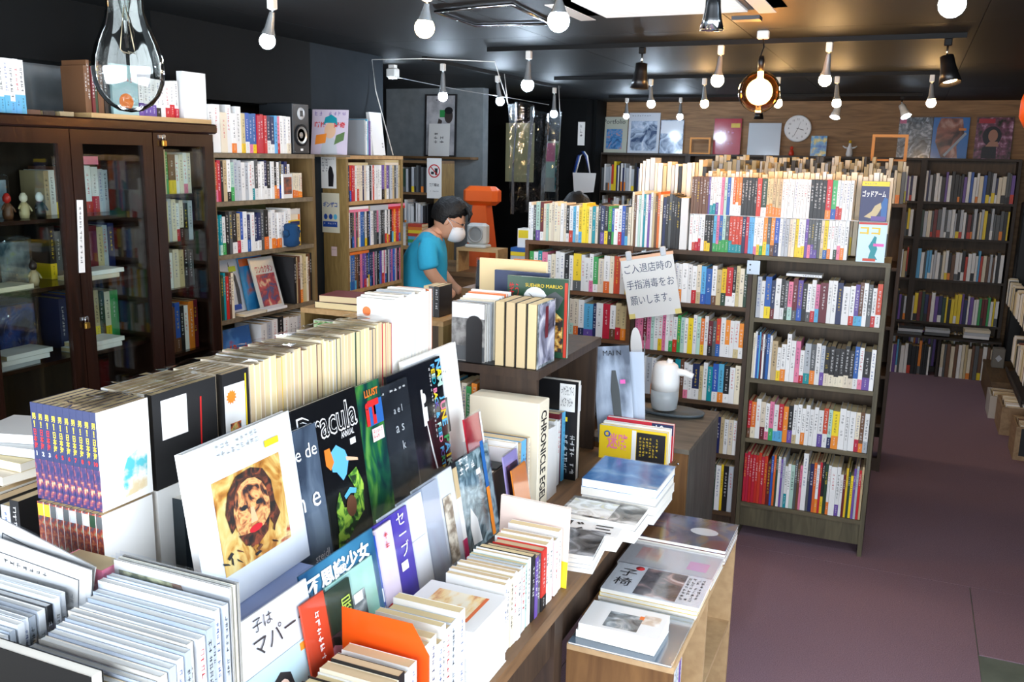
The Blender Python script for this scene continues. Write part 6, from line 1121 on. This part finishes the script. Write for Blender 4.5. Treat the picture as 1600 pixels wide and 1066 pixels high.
# ---- wooden box shelf and piles beyond the rear row
wb = thing('box_shelf', 'honey wood box shelf beyond the rear row, books heaped on top', 'shelf', T(-2.05, 2.76, 0))
part('top_board', MB().box(0, .6, 0, .3, 1.262, 1.28, LOAK), wb); part('side_panel', MB().box(0, .018, 0, .3, 0, 1.262, LOAKZ), wb); part('side_panel', MB().box(.582, .6, 0, .3, 0, 1.262, LOAKZ), wb); part('shelf_board', MB().box(.018, .582, 0, .3, 1.05, 1.066, LOAK), wb); part('back_panel', MB().box(.018, .582, .29, .3, 0, 1.262, SHADOW), wb)
o = cover_book(T(-2.0, 2.77, 1.0665), .24, .17, .03, mat('pale_green_pattern', (214, 218, 204), .6), 'pale book with green leafy border in the honey box shelf', 'book', 'book'); pic(o, 'leafy_border', rect(.002, .238, .13, .168), ramp_mat('leafy_print', [(.42, (80, 150, 70)), (.56, (190, 210, 160))], 60)); put_marks(o, 1, .03, -.001, .09, .18, .02, MATS['fan_mesh'], 9)
for k, c in enumerate('kR'): o, t = flat(-2.0+.02*k, 2.78, 1.2805+.0245*k, .21, .14, .024, c, ['black lower', 'maroon upper'][k]+' book lying on the honey box shelf', 6*k, 'book', 'book', pages=PAGE)
o, t = flat(-1.74, 2.8, 1.2805, .17, .19, .055, mat('brown_card_box', (150, 108, 66), .7), 'brown cardboard box on the honey box shelf', 0, 'box', 'cardboard_box', pages=mat('brown_card_box', (150, 108, 66)))
for k in range(3): o = book(T(-1.56+k*.021, 2.82, 1.2805), .02, .11, .1, 'sgk'[k], None, title=True, seed=k+2); tag(o, ['beige', 'grey', 'black'][k]+' small book standing at the box shelf end', 'book')
o, t = flat(-1.52, 3.24, 1.359, .2, .13, .018, 'y', 'yellow-edged magazine lying by the clerk', -6); o, t = flat(-1.53, 3.22, 1.3345, .2, .14, .024, 'G', 'pale grey book under the yellow-edged magazine', -3, 'book', 'book')
tag(MB().box(-1.6, -1.3, 3.2, 3.42, 1.2, 1.334, CNT).box(-1.58, -1.32, 3.22, 3.4, 0, 1.2, CNT).build('counter_block'), 'wooden counter block between the low bookcase and the clerk', 'counter')
# ---- right side of the aisle: box, crates, slanted racks
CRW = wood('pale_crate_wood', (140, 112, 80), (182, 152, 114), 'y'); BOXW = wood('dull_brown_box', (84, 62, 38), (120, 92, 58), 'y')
lb = thing('low_bench', 'brown low wooden bench box along the aisle wall', 'bench', T(.7, 7.75, 0)); part('bench_top', MB().box(0, .26, 0, .9, .19, .21, BOXW), lb); part('bench_front', MB().box(.005, .02, 0, .9, 0, .19, BOXW), lb); part('bench_end', MB().box(.02, .26, 0, .015, 0, .19, BOXW), lb)
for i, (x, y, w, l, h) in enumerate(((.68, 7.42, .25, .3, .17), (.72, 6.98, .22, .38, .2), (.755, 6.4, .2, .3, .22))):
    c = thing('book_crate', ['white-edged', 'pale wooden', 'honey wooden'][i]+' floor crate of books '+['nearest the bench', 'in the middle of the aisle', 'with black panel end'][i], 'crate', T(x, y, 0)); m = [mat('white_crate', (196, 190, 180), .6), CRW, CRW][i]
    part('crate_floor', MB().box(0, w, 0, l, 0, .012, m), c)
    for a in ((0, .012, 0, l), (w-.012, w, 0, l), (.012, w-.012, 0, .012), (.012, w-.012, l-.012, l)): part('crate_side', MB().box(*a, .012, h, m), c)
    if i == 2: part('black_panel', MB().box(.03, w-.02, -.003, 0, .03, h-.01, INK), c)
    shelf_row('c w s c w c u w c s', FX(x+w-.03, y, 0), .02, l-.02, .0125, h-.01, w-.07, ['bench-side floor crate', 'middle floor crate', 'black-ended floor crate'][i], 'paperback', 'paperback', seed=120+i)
rk2 = thing('slanted_rack', 'dark slanted rack of paperbacks along the aisle wall', 'rack', T(.9, 6.75, 0)); part('rack_board', MB().box(0, .17, 0, .98, .3, .32, BKD, Matrix.Rotation(R_(-18), 4, 'Y')), rk2); part('rack_lip', MB().box(-.01, .005, 0, .98, .28, .36, BKD, Matrix.Rotation(R_(-18), 4, 'Y')), rk2)
far_row(T(.88, 6.76, 0, RZ90), 0, .95, .4, .19, .06, 'cwsRkcwG', .02, .02); far_row(T(.88, 6.65, 0, RZ90), 0, 1.95, .72, .19, .06, 'wcswkc', .02, .02)
tag(MB().box(.86, .965, 6.6, 8.6, .69, .715, BKD).box(.95, .965, 6.6, 8.6, .36, 1.0, BKD).build('wall_rack'), 'dark wall rack of pale paperbacks above the slanted rack', 'rack')
tag(MB().bbox(.86, .965, 8.67, 8.88, 0, 1.55, mat('matte_black_case', (14, 14, 16), .5), .01).build('black_case'), 'tall matte black case standing in the aisle corner', 'case')
o = thing('desk_box', 'small grey patterned box on the bench beside the black case', 'box', T(.74, 8.3, .211)); part('box_body', MB().bbox(0, .09, 0, .1, 0, .16, mat('grey_pattern_box', (120, 116, 108), .6), .004), o); pic(o, 'diamond_print', [(.045, .05), (.07, .08), (.045, .11), (.02, .08)], cm('G'))
# ---- magazine rack at the left edge of the view
mr = thing('magazine_rack', 'brown wooden rack of magazines between display table and glass cabinet', 'rack', T(-1.95, 1.16, 0))
part('rack_post', MB().box(.0, .03, 0, .03, 0, 1.45, BOXW), mr); part('rack_rail', MB().box(-.3, .0, .0, .02, 1.28, 1.31, BOXW), mr); part('rack_rail', MB().box(-.3, .0, .0, .02, 1.0, 1.03, BOXW), mr); part('rack_shelf', MB().box(-.3, .3, .03, .3, .94, .96, BOXW), mr); part('rack_post', MB().box(.27, .3, .27, .3, 0, .94, BOXW), mr)
o = leaning(T(-2.16, 1.112, 1.03, 0), .19, .25, .006, ramp_mat('aqua_pink_print', [(.4, (160, 210, 206)), (.56, (90, 110, 170)), (.68, (220, 120, 150))], 6, rough=.3), 'aqua and pink magazine standing in the left rack', 8)
shelf_row('w E k E:.8 k w y:.5 k G k', T(-1.915, 1.2, 0), .03, .3, .96, .17, .15, 'left rack beside the comic set', 'magazine', 'magazine', seed=130, hard=0)
for k in range(4): o, t = flat(-1.9+.01*k, 1.28+.01*k, 1.14+.021*k, .19, .14, .02, 'csGw'[k], ['cream bottom', 'beige second', 'grey third', 'white top'][k]+' book piled in the left rack', 8*k-8, 'book', 'book')
# ------------------------------------------------------------------ the rest of the shelved books, too far and too many to tell apart
if FARB.f: tag(FARB.build('far_book'), 'rows of far books on the back bookcases and heaped island tops', 'books', None, 'stuff')
bpy.data.scenes.remove(_SIDE)
